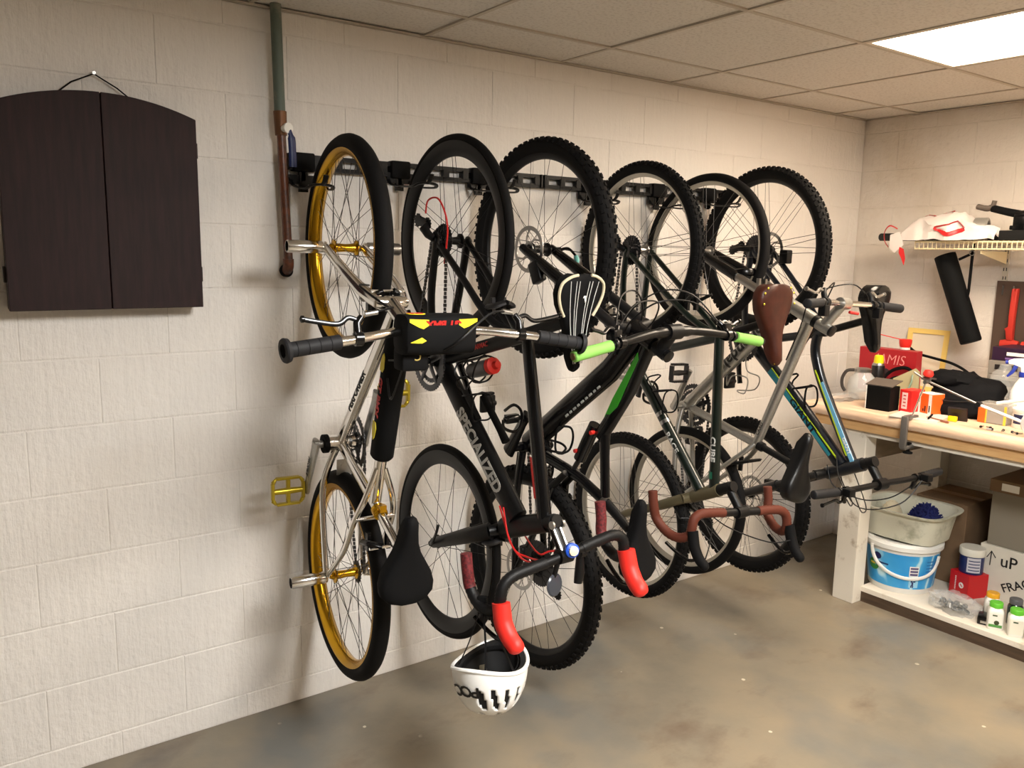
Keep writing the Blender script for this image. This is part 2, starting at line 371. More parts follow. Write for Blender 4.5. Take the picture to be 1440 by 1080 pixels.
def wheel(root, w, z, R, r, rim_d, rim_w, tm, rm, sm, hm, nsp=32, knob=0, rotor=0, cass=0, cassR=0.06, steer=0.0, axis=None, hubw=0.034, cross=0.95, big=True, sp_r=0.0011, sq=1.0):
    """rim is the part; tire, hub, spokes, brake rotor and cassette are its sub-parts"""
    Ro = R - 2 * r + 0.006 + (0.004 if big else 0); Ri = Ro - rim_d; hw = rim_w / 2
    rim = MB().lathe([(Ro, -hw), (Ro - rim_d * 0.45, -hw * 0.98), (Ri + 0.004, -hw * 0.45), (Ri, -hw * 0.2), (Ri, hw * 0.2), (Ri + 0.004, hw * 0.45), (Ro - rim_d * 0.45, hw * 0.98), (Ro, hw), (Ro - 0.006, hw * 0.7), (Ro - 0.006, -hw * 0.7)], seg=88, close=True).build('wheel', rm, root, angle=50)
    rim.location = P(0, w, z)
    if steer:
        rim.rotation_mode = 'AXIS_ANGLE'; rim.rotation_axis_angle = (math.radians(steer), *axis)
    t = MB(); pr = []
    for k in range(14):
        g = 2 * PI * k / 14; pr.append((R - r + r * math.cos(g), r * sq * math.sin(g)))
    t.lathe(pr, seg=88, close=True)
    if knob:
        for a_i in range(knob):
            for row, (g, dl, da, hh) in enumerate(((0.33, 0.013, 0.010, 0.005), (-0.33, 0.013, 0.010, 0.005), (0.92, 0.011, 0.011, 0.006), (-0.92, 0.011, 0.011, 0.006))):
                a = 2 * PI * (a_i + (0.5 if row in (1, 2) else 0)) / knob
                rad = Vector((0, math.cos(a), math.sin(a))); tg = Vector((0, -math.sin(a), math.cos(a))); ax = Vector((1, 0, 0))
                nn = rad * math.cos(g) + ax * math.sin(g) * sq; nn.normalize(); sd = tg.cross(nn)
                c = rad * (R - r) + rad * (r * math.cos(g)) + ax * (r * sq * math.sin(g))
                t.box(c + nn * (hh / 2 - 0.001), (dl, da, hh), tg, sd, nn)
    t.build('tire', tm, rim, fix=False)
    f = hubw
    h = MB().lathe([(0.007, -f - 0.018), (0.010, -f - 0.012), (0.013, -f - 0.004), (0.024, -f - 0.002), (0.024, -f + 0.002), (0.014, -f + 0.007), (0.012, 0), (0.014, f - 0.007), (0.024, f - 0.002), (0.024, f + 0.002), (0.013, f + 0.004), (0.010, f + 0.012), (0.007, f + 0.018)], seg=18)
    h.build('hub', hm, rim)
    half = nsp // 2; cache = {}
    for s in (-1, 1):
        for k in range(half):
            d = 1 if k % 2 else -1; a = 2 * PI * k / half + (PI / half if s > 0 else 0)
            if (s, d) not in cache:
                fx = s * f; p0 = Vector((fx, 0.021 * math.cos(0), 0)); da = d * cross
                p1 = Vector((s * 0.003, (Ri + 0.002) * math.cos(da), (Ri + 0.002) * math.sin(da)))
                cache[(s, d)] = MB().tube([p0, p1], sp_r, 4, cap=False).mesh('spoke', sm, fix=False)
            put('spoke', cache[(s, d)], rim, rot=(a, 0, 0))
    if rotor:
        b = MB(); x = rotor * (f + 0.010)
        b.lathe([(0.080, x - 0.001), (0.080, x + 0.001), (0.066, x + 0.001), (0.066, x - 0.001)], seg=48, close=True)
        for k in range(6):
            a = 2 * PI * k / 6; pp = [Vector((x, q * math.cos(a + e), q * math.sin(a + e))) for q, e in ((0.022, 0), (0.045, 0.25), (0.069, 0.62))]
            b.tube(catmull(pp, 3), [(0.001, 0.004)] * 7, 6)
        b.lathe([(0.026, x - 0.0015), (0.026, x + 0.0015), (0.018, x + 0.0015), (0.018, x - 0.0015)], seg=20, close=True)
        for k in range(24):
            a = 2 * PI * k / 24; b.lathe([(0.0027, x - 0.0014), (0.0027, x + 0.0014)], (0, 0.073 * math.cos(a), 0.073 * math.sin(a)), seg=6)
        b.build('brake_rotor', STEEL, rim)
    if cass:
        c = MB(); n = 9 if cassR > 0.04 else 1
        for k in range(n):
            q = 0.026 + (cassR - 0.026) * (1 - k / max(1, n - 1)) if n > 1 else cassR
            gear(c, cass * (f + 0.004 + k * 0.0038), q, max(11, int(q * 500)), 0.002, hole=q * 0.62, tooth=0.0035)
        c.build('cassette', GUN, rim, angle=30)
    return rim
def tb(name, root, m, pts, r, seg=12, smooth=0, **k):
    pp = [P(*p) for p in pts]
    if smooth: pp = catmull(pp, smooth)
    if isinstance(r, list) and len(r) == 2: r = [(r[0][0] + (r[1][0] - r[0][0]) * i / (len(pp) - 1), r[0][1] + (r[1][1] - r[0][1]) * i / (len(pp) - 1)) if isinstance(r[0], tuple) else r[0] + (r[1] - r[0]) * i / (len(pp) - 1) for i in range(len(pp))]
    return MB().tube(pp, r, seg, **k).build(name, m, root)
def cable(root, m, pts, r=0.0025, name='cable'):
    return MB().tube(catmull([P(*p) for p in pts], 6), r, 6).build(name, m, root)
def stays(name, root, m, a, b, na, nb, r0, r1, mid=None, ell=1.0):
    """a pair of stays from a (w,z) to b (w,z); mid = list of (n, w, z)"""
    for s in (-1, 1):
        pts = [(s * na, *a)] + [(s * q[0], q[1], q[2]) for q in (mid or [])] + [(s * nb, *b)]
        pp = catmull([P(*p) for p in pts], 5) if mid else [P(*p) for p in pts]
        n = len(pp); rr = [((r0 + (r1 - r0) * i / (n - 1)) * 1.0, (r0 + (r1 - r0) * i / (n - 1)) * ell) for i in range(n)]
        MB().tube(pp, rr, 10).build(name, m, root)
def dropout(root, m, w, z, n, r=0.016):
    for s in (-1, 1): MB().lathe([(r, -0.003), (r, 0.003)], P(s * n, w, z), (1, 0, 0), 14).lathe([(0.009, -0.006), (0.009, 0.006)], P(s * (n + 0.004), w, z), (1, 0, 0), 10).build('dropout', m, root)
def saddle(root, m, tail, nose, width, shape='sport', th=0.035, edge=None, rails=True, railm=None, sink=0.0):
    """tail and nose are (w, z) of the top surface; returns the saddle part"""
    T, N = Vector((0, -tail[0], tail[1])), Vector((0, -nose[0], nose[1])); L = N - T; ln = L.length; d = L.normalized()
    U = Vector((0, -1, 0)); U = (U - d * U.dot(d)).normalized(); S = Vector((1, 0, 0))
    if shape == 'cut':  prof = [(0, .40), (.03, .72), (.10, .96), (.20, 1.0), (.32, .86), (.45, .58), (.58, .38), (.72, .28), (.86, .25), (.94, .22), (.97, .17), (.99, .10), (1.0, .03)]
    elif shape == 'wide': prof = [(0, .45), (.03, .75), (.10, .96), (.20, 1.0), (.32, .90), (.44, .68), (.56, .46), (.68, .33), (.82, .26), (.93, .23), (.98, .16), (1.0, .05)]
    else: prof = [(0, .35), (.03, .66), (.10, .94), (.19, 1.0), (.30, .88), (.42, .62), (.55, .42), (.70, .30), (.85, .25), (.94, .22), (.985, .14), (1.0, .04)]
    rings = []
    for s, hwf in prof:
        hw = hwf * width / 2; c = T + L * s; dip = -0.010 * math.sin(PI * min(1, s * 1.15)) - (0.012 * (1 - min(1, (1 - s) / 0.05)) if s > 0.95 else 0) - (0.006 * (1 - s / 0.05) if s < 0.05 else 0)
        e = (0.4 + 0.6 * min(1, (1 - s) / 0.2)); k = th * (0.75 + 0.25 * e) * (1.0 if s < 0.9 else 1.0 - 0.6 * (s - 0.9) / 0.1)
        ring = []
        for xx, yy in ((-1.0, -k * 0.55), (-0.98, -k * 0.28), (-0.86, -0.0075), (-0.6, -0.001), (-0.22, 0.0 - sink), (0.22, 0.0 - sink), (0.6, -0.001), (0.86, -0.0075), (0.98, -k * 0.28), (1.0, -k * 0.55), (0.93, -k), (0.5, -k * 0.55), (-0.5, -k * 0.55), (-0.93, -k)):
            ring.append(c + S * (xx * hw) + U * (yy + dip))
        rings.append(ring)
    sd = MB().loft(rings).build('saddle', m, root, angle=60)
    if rails:
        mb = MB()
        for s in (-1, 1):
            mb.tube(catmull([T + L * 0.08 + S * (s * 0.045) - U * 0.018, T + L * 0.2 + S * (s * 0.03) - U * 0.042, T + L * 0.45 + S * (s * 0.022) - U * 0.048, T + L * 0.65 + S * (s * 0.02) - U * 0.04, T + L * 0.92 + S * (s * 0.006) - U * 0.02], 4), 0.0036, 6)
        mb.build('saddle_rail', railm or STEEL, sd)
    return sd, T, L, U, d
def post(root, m, a, b, r=0.0145, clampm=None, clamp=0.55):
    tb('seatpost', root, m, [(0, *a), (0, *b)], r)
    MB().box(P(0, b[0] + 0.004, b[1]), (0.05, 0.028, 0.034)).build('saddle_clamp', clampm or m, root, bevel=0.005)
def crankset(root, bb, d, L, ds, ringR, teeth, armm, ringm, pedal, q=0.078, spider=True, armr=(0.011, 0.017)):
    """d = (w,z) direction of the arm on the camera side"""
    bw, bz = bb; D = Vector((0, -d[0], d[1])).normalized(); C = P(0, bw, bz)
    MB().lathe([(0.021, -0.036), (0.021, 0.036)], C, seg=18).lathe([(0.012, -q), (0.012, q)], C, seg=14).build('bottom_bracket', armm, root)
    for s in (-1, 1):
        e = D * (-s * -1.0) if False else D * (1 if s < 0 else -1); a0 = C + Vector((s * q, 0, 0)); a1 = a0 + e * L + Vector((s * 0.008, 0, 0))
        ar = MB().tube([a0 - e * 0.012, a0 + e * 0.02, a1 - e * 0.03, a1 + e * 0.012], [(armr[0], armr[1] * 1.1), (armr[0], armr[1]), (armr[0] * .75, armr[1] * .75), (armr[0] * .8, armr[1] * .8)], 10, ref=(1, 0, 0)).lathe([(0.016, -0.008), (0.016, 0.008)], a0, seg=16).build('crank_arm', armm, root)
        pc = a1 + Vector((s * 0.062, 0, 0))
        pedal_mesh(pedal, s, pc, ar)
    if ringR:
        R = MB(); x = ds * 0.046; gear(R, 0, ringR, teeth, 0.003, hole=ringR * 0.82)
        if spider:
            for k in range(5):
                a = 2 * PI * k / 5 + 0.3; R.tube([Vector((0, 0.015 * math.cos(a), 0.015 * math.sin(a))), Vector((0, ringR * .86 * math.cos(a), ringR * .86 * math.sin(a)))], [(0.003, 0.013), (0.003, 0.009)], 8)
            if ringR > 0.085: gear(R, -ds * 0.006, ringR * 0.72, int(teeth * .7), 0.002, hole=ringR * 0.6)
        R.build('chainring', ringm, root, angle=30).location = C + Vector((x, 0, 0))
def pedal_mesh(kind, s, c, parent):
    if kind == 'platform':
        m = GOLDP; mb = MB(); X, Y = 0.098, 0.085
        for e in (-1, 1): mb.box(c + Vector((0, 0, e * Y / 2)), (X * 0.78, 0.020, 0.008)); mb.box(c + Vector((e * X / 2, 0, 0)), (0.010, 0.018, Y * 0.66))
        for e in (-1, 1):
            for g in (-1, 1): mb.tube([c + Vector((e * X / 2, 0, g * Y * .33)), c + Vector((e * X * .39, 0, g * Y / 2))], (0.008, 0.005), 8)
        mb.lathe([(0.009, -X / 2), (0.011, 0), (0.009, X / 2)], c, seg=12); mb.box(c + Vector((0, 0, 0)), (0.012, 0.016, Y))
        o = mb.build('pedal', m, parent, bevel=0.002, bseg=1)
        return o
    if kind == 'cage':
        mb = MB(); mb.lathe([(0.009, -0.045), (0.012, 0), (0.009, 0.045)], c, seg=12)
        for e in (-1, 1): mb.box(c + Vector((0, 0, e * 0.034)), (0.085, 0.024, 0.006)); mb.box(c + Vector((e * 0.045, 0, 0)), (0.006, 0.022, 0.06))
        for k in range(-3, 4): mb.box(c + Vector((k * 0.012, 0, 0.036)), (0.005, 0.03, 0.007)); mb.box(c + Vector((k * 0.012, 0, -0.036)), (0.005, 0.03, 0.007))
        return mb.build('pedal', GUN, parent)
    if kind == 'clip':
        mb = MB(); mb.lathe([(0.008, -0.03), (0.012, 0.0), (0.014, 0.02), (0.008, 0.035)], c, seg=12)
        mb.tube(catmull([c + Vector((-0.03, 0, 0.03)), c + Vector((0.012, 0.004, 0.046)), c + Vector((0.04, 0, 0.022)), c + Vector((0.04, 0, -0.022)), c + Vector((0.012, -0.004, -0.046)), c + Vector((-0.03, 0, -0.03)), c + Vector((-0.035, 0, 0))], 4), 0.0055, 6)
        mb.box(c, (0.05, 0.018, 0.03)); return mb.build('pedal', GBLK, parent)
    mb = MB(); mb.lathe([(0.008, -0.03), (0.013, 0.0), (0.010, 0.035)], c, seg=12); mb.box(c, (0.06, 0.016, 0.06)); mb.box(c + Vector((0, 0, 0.036)), (0.05, 0.022, 0.01))
    return mb.build('pedal', BLK if kind != 'red' else REDP, parent, bevel=0.005)
def chain(root, ds, a, ra, b, rb, x0=0.046, x1=0.05, m=None):
    """two chain runs between chainring at a and cog at b, links as small blocks"""
    A, B = Vector((0, -a[0], a[1])), Vector((0, -b[0], b[1])); d = (B - A).normalized(); nrm = Vector((1, 0, 0)).cross(d); mb = MB()
    for s in (-1, 1):
        p, q = A + nrm * s * ra + Vector((ds * x0, 0, 0)), B + nrm * s * rb + Vector((ds * x1, 0, 0)); n = int((q - p).length / 0.0127); dd = (q - p).normalized()
        for k in range(n):
            mb.box(p + (q - p) * ((k + .5) / n), (0.011, 0.006 if k % 2 else 0.0085, 0.0075), dd, Vector((1, 0, 0)), dd.cross(Vector((1, 0, 0))))
    return tag(mb.build('chain', m or GUN, root, smooth=False), kind='stuff')
def derailleur(root, ds, hub, dirn, m=BLK):
    """body below the cog and a cage with two jockey wheels; dirn (w,z) unit away from the hub"""
    D = Vector((0, -dirn[0], dirn[1])); H = P(ds * 0.066, *hub); Fv = Vector((1, 0, 0)).cross(D)
    j1 = H + D * 0.075 + Fv * 0.01; j2 = j1 + D * 0.06 - Fv * 0.03
    mb = MB().tube([H + D * 0.01, H + D * 0.03 + Vector((ds * .012, 0, 0)), H + D * 0.06 + Vector((ds * .014, 0, 0)), j1], [0.012, 0.014, 0.016, 0.010], 10)
    for e in (-1, 1): mb.tube([j1 + Vector((e * 0.006, 0, 0)), j2 + Vector((e * 0.006, 0, 0))], [(0.0015, 0.014)] * 2, 8)
    o = mb.build('derailleur', m, root)
    g = MB(); gear(g, 0, 0.018, 11, 0.005, hole=0.006); g.build('jockey_wheel', BLK, o, angle=30).location = j1
    g = MB(); gear(g, 0, 0.018, 11, 0.005, hole=0.006); g.build('jockey_wheel', BLK, o, angle=30).location = j2
def grip(root, m, a, b, r=0.016, ribs=0, flange=False, name='grip', endm=None):
    a, b = P(*a), P(*b); d = (b - a); L = d.length; prof = [(0.0112, 0), (r * 1.0, 0.001)]
    if ribs:
        for k in range(ribs):
            u = L * (k + 0.02) / ribs; v = L * (k + 0.93) / ribs; prof += [(r, u), (r, v), (r * 0.93, v + 0.001), (r * 0.93, L * (k + 1) / ribs)]
    else: prof += [(r * 0.97, L * 0.25), (r * 1.02, L * 0.6), (r, L * 0.97)]
    if flange: prof += [(r * 1.5, L - 0.012), (r * 1.62, L - 0.004), (r * 1.5, L), (r * 0.9, L + 0.001), (r * 0.8, L - 0.008)]
    else: prof += [(r * 0.96, L - 0.002), (r * 0.8, L)]
    g = MB().lathe(prof, a, d, 20).build(name, m, root)
    if endm: MB().lathe([(r * 0.62, L - 0.002), (r * 0.6, L + 0.003), (r * 0.3, L + 0.004)], a, d, 14).build('end_cap', endm, g)
    return g
def flat_lever(root, base, s, fwd, m=GBLK, L=0.11, back=1, clampm=None):
    """brake lever: base (n,w,z) on the bar, s = outward side, fwd = (w,z) direction the lever leans to"""
    b = P(*base); Fd = Vector((0, -fwd[0], fwd[1])).normalized(); X = Vector((s, 0, 0))
    lv = MB().lathe([(0.017, -0.009), (0.017, 0.009)], b, X, 14).tube([b + Fd * 0.01, b + Fd * 0.035, b + Fd * 0.05 - X * 0.012], [0.011, 0.010, 0.008], 10).build('lever_clamp', clampm or m, root)
    MB().tube(catmull([b + Fd * 0.040 + X * -0.004, b + Fd * 0.048 + X * 0.02, b + Fd * 0.034 + X * 0.045, b + Fd * 0.040 + X * (L * .75), b + Fd * 0.046 + X * L], 5), [(0.006, 0.0045)] * 21, 8).lathe([(0.002, -0.006), (0.008, -0.003), (0.008, 0.003), (0.002, 0.006)], b + Fd * 0.046 + X * L, X, 10).build('brake_lever', m, lv)
    return lv
def drop_bar(root, c, f2, u2, half, tape, barm, hoodm, steer=(0, 0), flare=0.0, reach=0.085, drop=0.125, endm=None, hood_tip=0.16, hood_up=0.055, bare=0.06, tapeall=True, leverm=None, hoodr=0.0185):
    """c (w,z) clamp; f2,u2 2D unit forward and up directions"""
    def Q(n, f, u, s):
        f += -s * steer[0] * abs(n) / half; u += s * steer[1] * abs(n) / half
        return P(n, c[0] + f2[0] * f + u2[0] * u, c[1] + f2[1] * f + u2[1] * u)
    bare_p = [Q(-bare * 1.05, 0, 0, -1), Q(0, 0, 0, 1), Q(bare * 1.05, 0, 0, 1)]
    bar = MB().tube(bare_p, 0.0145, 14).build('handlebar', barm, root)
    for s in (-1, 1):
        h = half
        pts = [(bare, 0, 0), (h * .55, -0.002, 0), (h * .82, 0.0, 0), (h * .96, 0.018, 0.0), (h, 0.05, -0.002), (h + .003, reach * .88, -0.012), (h + .006 + flare * .3, reach * 1.04, -0.045), (h + .01 + flare * .5, reach * .9, -0.088), (h + .01 + flare * .8, reach * .42, -drop * .98), (h + .012 + flare, -reach * .15, -drop), (h + .012 + flare, -reach * .75, -drop * 1.02)]
        pp = [Q(s * a, b, u, s) for a, b, u in pts]; cm = catmull(pp, 7)
        spl = len(cm) - 15
        wr = [0.0165 + 0.0012 * ((i % 2) * 2 - 1) * 0.5 for i in range(len(cm))]
        MB().tube(cm[:spl + 1] if endm else cm, (wr[:spl + 1] if endm else wr), 14).build('bar_tape', tape, bar)
        if endm: MB().tube(cm[spl:], [0.0172] * len(cm[spl:]), 14).build('bar_tape', endm, bar)
        hp = [Q(s * (h + .002), reach * .66, 0.004, s), Q(s * (h + .003), reach * .95, 0.008, s), Q(s * (h + .004), reach * 1.3, 0.014, s), Q(s * (h + .002), hood_tip * .88, hood_up * .6, s), Q(s * h, hood_tip, hood_up, s), Q(s * h, hood_tip + 0.014, hood_up + 0.012, s)]
        hd = MB().tube(catmull(hp, 4), [(hoodr - 0.003 * abs(i - 6) / 12, hoodr * 1.15 - 0.004 * (i / 20)) if i < 17 else ((hoodr * .88, hoodr * .9), (hoodr * .78, hoodr * .8), (hoodr * .58, hoodr * .6), (0.005, 0.005))[i - 17] for i in range(21)], 14, ref=(1, 0, 0)).build('brake_hood', hoodm, bar)
        lp = [Q(s * (h + .002), hood_tip * .93, hood_up * .35, s), Q(s * (h + .004), hood_tip * .98, -0.02, s), Q(s * (h + .012), hood_tip * .86, -0.065, s), Q(s * (h + .02), hood_tip * .70, -0.105, s)]
        MB().tube(catmull(lp, 5), [(0.007, 0.006)] * 16, 8).build('brake_lever', leverm or GBLK, hd)
    return bar
def susp_fork(root, hub, crown, head_top, nl, lowm, stm, crm, arch=True, frac=0.56):
    H, Cn = Vector((hub[0], hub[1])), Vector((crown[0], crown[1])); d = (Cn - H).normalized(); L = (Cn - H).length
    fk = tb('fork', root, crm, [(-nl * 1.05, *Cn), (-nl * .45, *(Cn + d * .012)), (0, *(Cn + d * .016)), (nl * .45, *(Cn + d * .012)), (nl * 1.05, *Cn)], [(0.022, 0.02), (0.02, 0.018), (0.024, 0.022), (0.02, 0.018), (0.022, 0.02)], 12, ref=(0, 0, 1))
    tb('steerer', fk, crm, [(0, *Cn), (0, *head_top)], 0.015)
    m = H + d * L * frac
    for s in (-1, 1):
        tb('stanchion', fk, stm, [(s * nl, *m), (s * nl, *(Cn + d * .01))], 0.0168)
        tb('fork_leg', fk, lowm, [(s * nl * .96, *(H - d * .015)), (s * nl * .97, *(H + d * .05)), (s * nl, *(H + d * L * .35)), (s * nl, *m)], [0.014, 0.017, 0.0205, 0.0215])
    if arch:
        a = H + d * (L * frac - .03); q = Vector((-d[1], d[0])) * (-1 if d[0] * 0 + (-d[1]) < 0 else 1)
        tb('fork_arch', fk, lowm, [(-nl, *a), (-nl * .8, *(a + d * .045 + q * .03)), (0, *(a + d * .06 + q * .038)), (nl * .8, *(a + d * .045 + q * .03)), (nl, *a)], [(0.010, 0.016)] * 17, 8, smooth=4)
    return fk
def rigid_fork(root, hub, crown, head_top, m, nl=0.052, r0=0.016, r1=0.010, bend=0.02, ell=1.25, nt=0.03):
    H, C = Vector((hub[0], hub[1])), Vector((crown[0], crown[1])); d = (C - H).normalized(); q = Vector((-d[1], d[0]))
    fk = tb('fork', root, m, [(-nt - .008, *C), (0, *(C + d * .012)), (nt + .008, *C)], [(0.018, 0.018), (0.022, 0.02), (0.018, 0.018)], 12, ref=(0, 0, 1))
    tb('steerer', fk, m, [(0, *C), (0, *head_top)], 0.015)
    for s in (-1, 1):
        pts = [(s * nt, *C), (s * (nt + .018), *(C - d * .07)), (s * nl, *(H + d * .16 - q * bend * .0)), (s * nl, *(H + d * .06 + q * bend * .2)), (s * nl, *H)]
        pp = catmull([P(*p) for p in pts], 5); n = len(pp)
        MB().tube(pp, [(r0 + (r1 - r0) * i / (n - 1), (r0 + (r1 - r0) * i / (n - 1)) * ell) for i in range(n)], 12).build('fork_leg', m, fk)
    return fk
def caliper(root, c, m=BLK, size=(0.03, 0.035, 0.05)):
    MB().box(c, size).lathe([(0.010, -0.02), (0.010, 0.02)], Vector(c) + Vector((0, 0, 0.012)), (1, 0, 0), 12).build('brake_caliper', m, root, bevel=0.005)
def bottle_cage(root, a, d2, o2, m, wire=0.003, s=0.0):
    """cage on a tube: a (w,z) middle on the tube surface, d2 along tube, o2 outward"""
    A = Vector((0, -a[0], a[1])); D = Vector((0, -d2[0], d2[1])); O = Vector((0, -o2[0], o2[1])); X = Vector((1, 0, 0)); mb = MB()
    mb.box(A + O * 0.004, (0.02, 0.12, 0.006), X, D, O)
    for e in (-1, 1):
        mb.tube(catmull([A + D * 0.06, A + D * 0.07 + X * e * 0.03 + O * 0.015, A + D * 0.05 + X * e * 0.04 + O * 0.045, A + D * 0.02 + X * e * 0.03 + O * 0.075, A + D * 0.01 + O * 0.082], 5), wire, 6)
        mb.tube(catmull([A - D * 0.05, A - D * 0.075 + X * e * 0.02 + O * 0.01, A - D * 0.08 + X * e * 0.03 + O * 0.04, A - D * 0.075 + O * 0.06], 5), wire, 6)
        mb.tube(catmull([A - D * 0.04, A - D * 0.02 + X * e * 0.036 + O * 0.03, A + D * 0.0 + X * e * 0.034 + O * 0.06, A + D * 0.012 + O * 0.08], 5), wire, 6)
    return mb.build('bottle_cage', m, root)
def side_text(root, body, size, m, n, a, ang, bold=0.0, sx=1.0, shear=0.0, name='lettering', wrap=0.0):
    """lettering on the camera side (-n); a = (w,z) centre, ang in the (w,z) view plane"""
    g = math.radians(ang); X = Vector((0, -math.cos(g), math.sin(g))); Y = Vector((0, math.sin(g), math.cos(g)))
    return text(name, body, size, m, root, P(n, *a), X, Y, bold, sx, shear, wrap)
def ang2(a, b): return math.degrees(math.atan2(b[1] - a[1], b[0] - a[0]))
def lerp2(a, b, t): return (a[0] + (b[0] - a[0]) * t, a[1] + (b[1] - a[1]) * t)
def side_poly(root, name, m, n, pts, th=0.0008):
    mb = MB(); mb.prism([(p[0], p[1]) for p in pts], P(n, 0, 0), Vector((0, -1, 0)), Vector((0, 0, 1)), Vector((-1, 0, 0)), th); return mb.build(name, m, root, smooth=False)

# ================================================================ bicycle 1: chrome cruiser, gold rims, hangs by its front wheel
def bike_chrome():
    b = bike_root('chrome cruiser bicycle with gold rims, axle pegs and black frame pads', 1.075, -4.7, 0.8)
    R = 0.338; hf, hr = (0.350, 1.644), (0.348, 0.600); bb = (0.308, 1.028)
    for h, cs in ((hf, 0), (hr, 1)):
        wheel(b, *h, R, 0.026, 0.024, 0.044, RUB, GOLD, SPOKE, GOLD, 36, cass=cs, cassR=0.034, hubw=0.036)
        for s in (-1, 1):
            MB().lathe([(0.012, 0.0), (0.019, 0.001), (0.0195, 0.004), (0.019, 0.104), (0.0175, 0.107), (0.0165, 0.107), (0.0165, 0.06), (0.002, 0.06)], P(s * 0.072, *h), (s, 0, 0), 24).build('axle_peg', CHROME if s < 0 else STEEL, b)
    crown = (0.705, 1.500); ht = (0.800, 1.455)
    rigid_fork(b, hf, crown, (0.83, 1.442), CHROME, 0.062, 0.017, 0.012, 0.0, 1.2, 0.034)
    dropout(b, CHROME, *hf, 0.064, 0.018); dropout(b, CHROME, *hr, 0.066, 0.018)
    tb('head_tube', b, CHROME, [(0, 0.712, 1.496), (0, *ht)], 0.022, 16)
    tb('headset', b, ALU, [(0, 0.800, 1.455), (0, 0.818, 1.447)], 0.024, 16)
    tb('top_tube', b, CHROME, [(0, 0.60, 0.905), (0, 0.775, 1.462)], 0.0175, 16)
    tb('down_tube', b, CHROME, [(0, *bb), (0, 0.735, 1.475)], 0.019, 16)
    tb('seat_tube', b, CHROME, [(0, *bb), (0, 0.625, 0.895)], 0.0165, 16)
    g = ang2(bb, (0.735, 1.475)); side_text(b, 'PERFORMER', 0.034, BLK, -0.0192, lerp2(bb, (0.735, 1.475), 0.44), g + 180 - 180, 0.0006, 1.0, 0.1, wrap=0.019)
    stays('seat_stay', b, CHROME, (0.640, 1.02), hr, 0.012, 0.064, 0.0095, 0.0085, [(0.042, 0.628, 0.93), (0.060, 0.585, 0.85), (0.060, 0.50, 0.735)])
    stays('chain_stay', b, CHROME, (0.318, 1.01), hr, 0.020, 0.064, 0.012, 0.009, [(0.044, 0.300, 0.935), (0.060, 0.303, 0.86), (0.062, 0.325, 0.70)])
    MB().box(P(0, 0.34, 0.955), (0.05, 0.004, 0.05)).lathe([(0.013, -.003), (0.013, .003)], P(0, 0.34, 0.955), (0, 1, 0), 16).build('stay_bridge', ALU, b)
    MB().tube([P(-0.06, 0.60, 0.862), P(0.06, 0.60, 0.862)], 0.007, 10).build('seat_stay_bridge', CHROME, b)
    MB().lathe([(0.021, -0.012), (0.022, 0.0), (0.021, 0.016)], P(0, 0.632, 0.891), P(0, 0.317, -0.133), 18).box(P(0.0, 0.655, 0.905), (0.02, 0.02, 0.02)).build('seat_clamp', GOLD, b)
    post(b, CHROME, (0.62, 0.897), (0.806, 0.814), 0.0135, STEEL)
    sd = saddle(b, MBLK, (0.855, 0.688), (0.880, 0.938), 0.158, 'wide', 0.055)
    crankset(b, bb, (-0.40, -0.915), 0.175, 1, 0.092, 44, ALU, GUN, 'platform', 0.082, armr=(0.011, 0.020))
    for s in (-1, 1): MB().lathe([(0.030, -.008), (0.030, .008)], P(s * 0.052, *bb), (1, 0, 0), 20).build('bearing_cover', MBLK, b)
    tb('bottom_bracket_shell', b, CHROME, [(-0.044, *bb), (0.044, *bb)], 0.025, 18, ref=(0, 0, 1))
    side_text(b, 'PROFILE', 0.020, BLK, -0.0985, (0.276, 0.952), 246, 0.0006)
    chain(b, 1, bb, 0.09, hr, 0.034)
    # bars: low riser with big black pad over the clamp
    zc = 1.442
    MB().tube(catmull([P(-0.385, 1.058, 1.418), P(-0.22, 1.035, 1.437), P(-0.10, 0.99, 1.447), P(0, 0.975, zc + .004), P(0.10, 0.99, 1.447), P(0.22, 1.035, 1.437), P(0.40, 1.058, 1.412)], 6), 0.0112, 14).build('handlebar', CHROME, b)
    tb('stem', b, CHROME, [(0, 0.82, 1.446), (0, 0.855, 1.44), (0, 0.915, 1.442), (0, 0.972, zc + .004)], [0.02, 0.022, 0.021, 0.022], 14)
    for s in (-1, 1):
        grip(b, GRIPB, (s * 0.262, 1.042, 1.432), (s * 0.393, 1.058, 1.418 if s < 0 else 1.411), 0.0172, 5, True)
        flat_lever(b, (s * 0.215, 1.034, 1.438), s, (-0.25, 1.0), GBLK, 0.125, clampm=GBLK)
        MB().lathe([(0.006, 0), (0.006, 0.03)], P(s * 0.195, 1.022, 1.492), (-s, 0, 0.15), 10).build('cable_adjuster', STEEL, b)
    pd = MB(); rings = []
    for x, k in ((-0.094, .80), (-0.090, .96), (-0.05, 1.0), (0.05, 1.0), (0.090, .96), (0.094, .80)):
        rings.append([P(x, 0.985 + 0.046 * k * math.copysign(abs(math.cos(a)) ** .55, math.cos(a)), 1.440 + 0.050 * k * math.copysign(abs(math.sin(a)) ** .55, math.sin(a))) for a in [2 * PI * i / 24 for i in range(24)]])
    pad = pd.loft(rings).build('handlebar_pad', MBLK, b, angle=60)
    MB().box(P(-0.055, 0.965, 1.378), (0.07, 0.06, 0.055)).build('stem_pad', MBLK, b, bevel=0.008)
    fx = Vector((-1, 0, 0)); fy = Vector((0, -0.42, -0.9)); top = P(0, 1.020, 1.479)     # print on the slope facing up and out, upside down
    text('lettering', 'GT BMX', 0.022, REDP, pad, P(0.002, 1.0306, 1.468), fx, Vector((0, 0.25, -1)), 0.0012, 1.15)
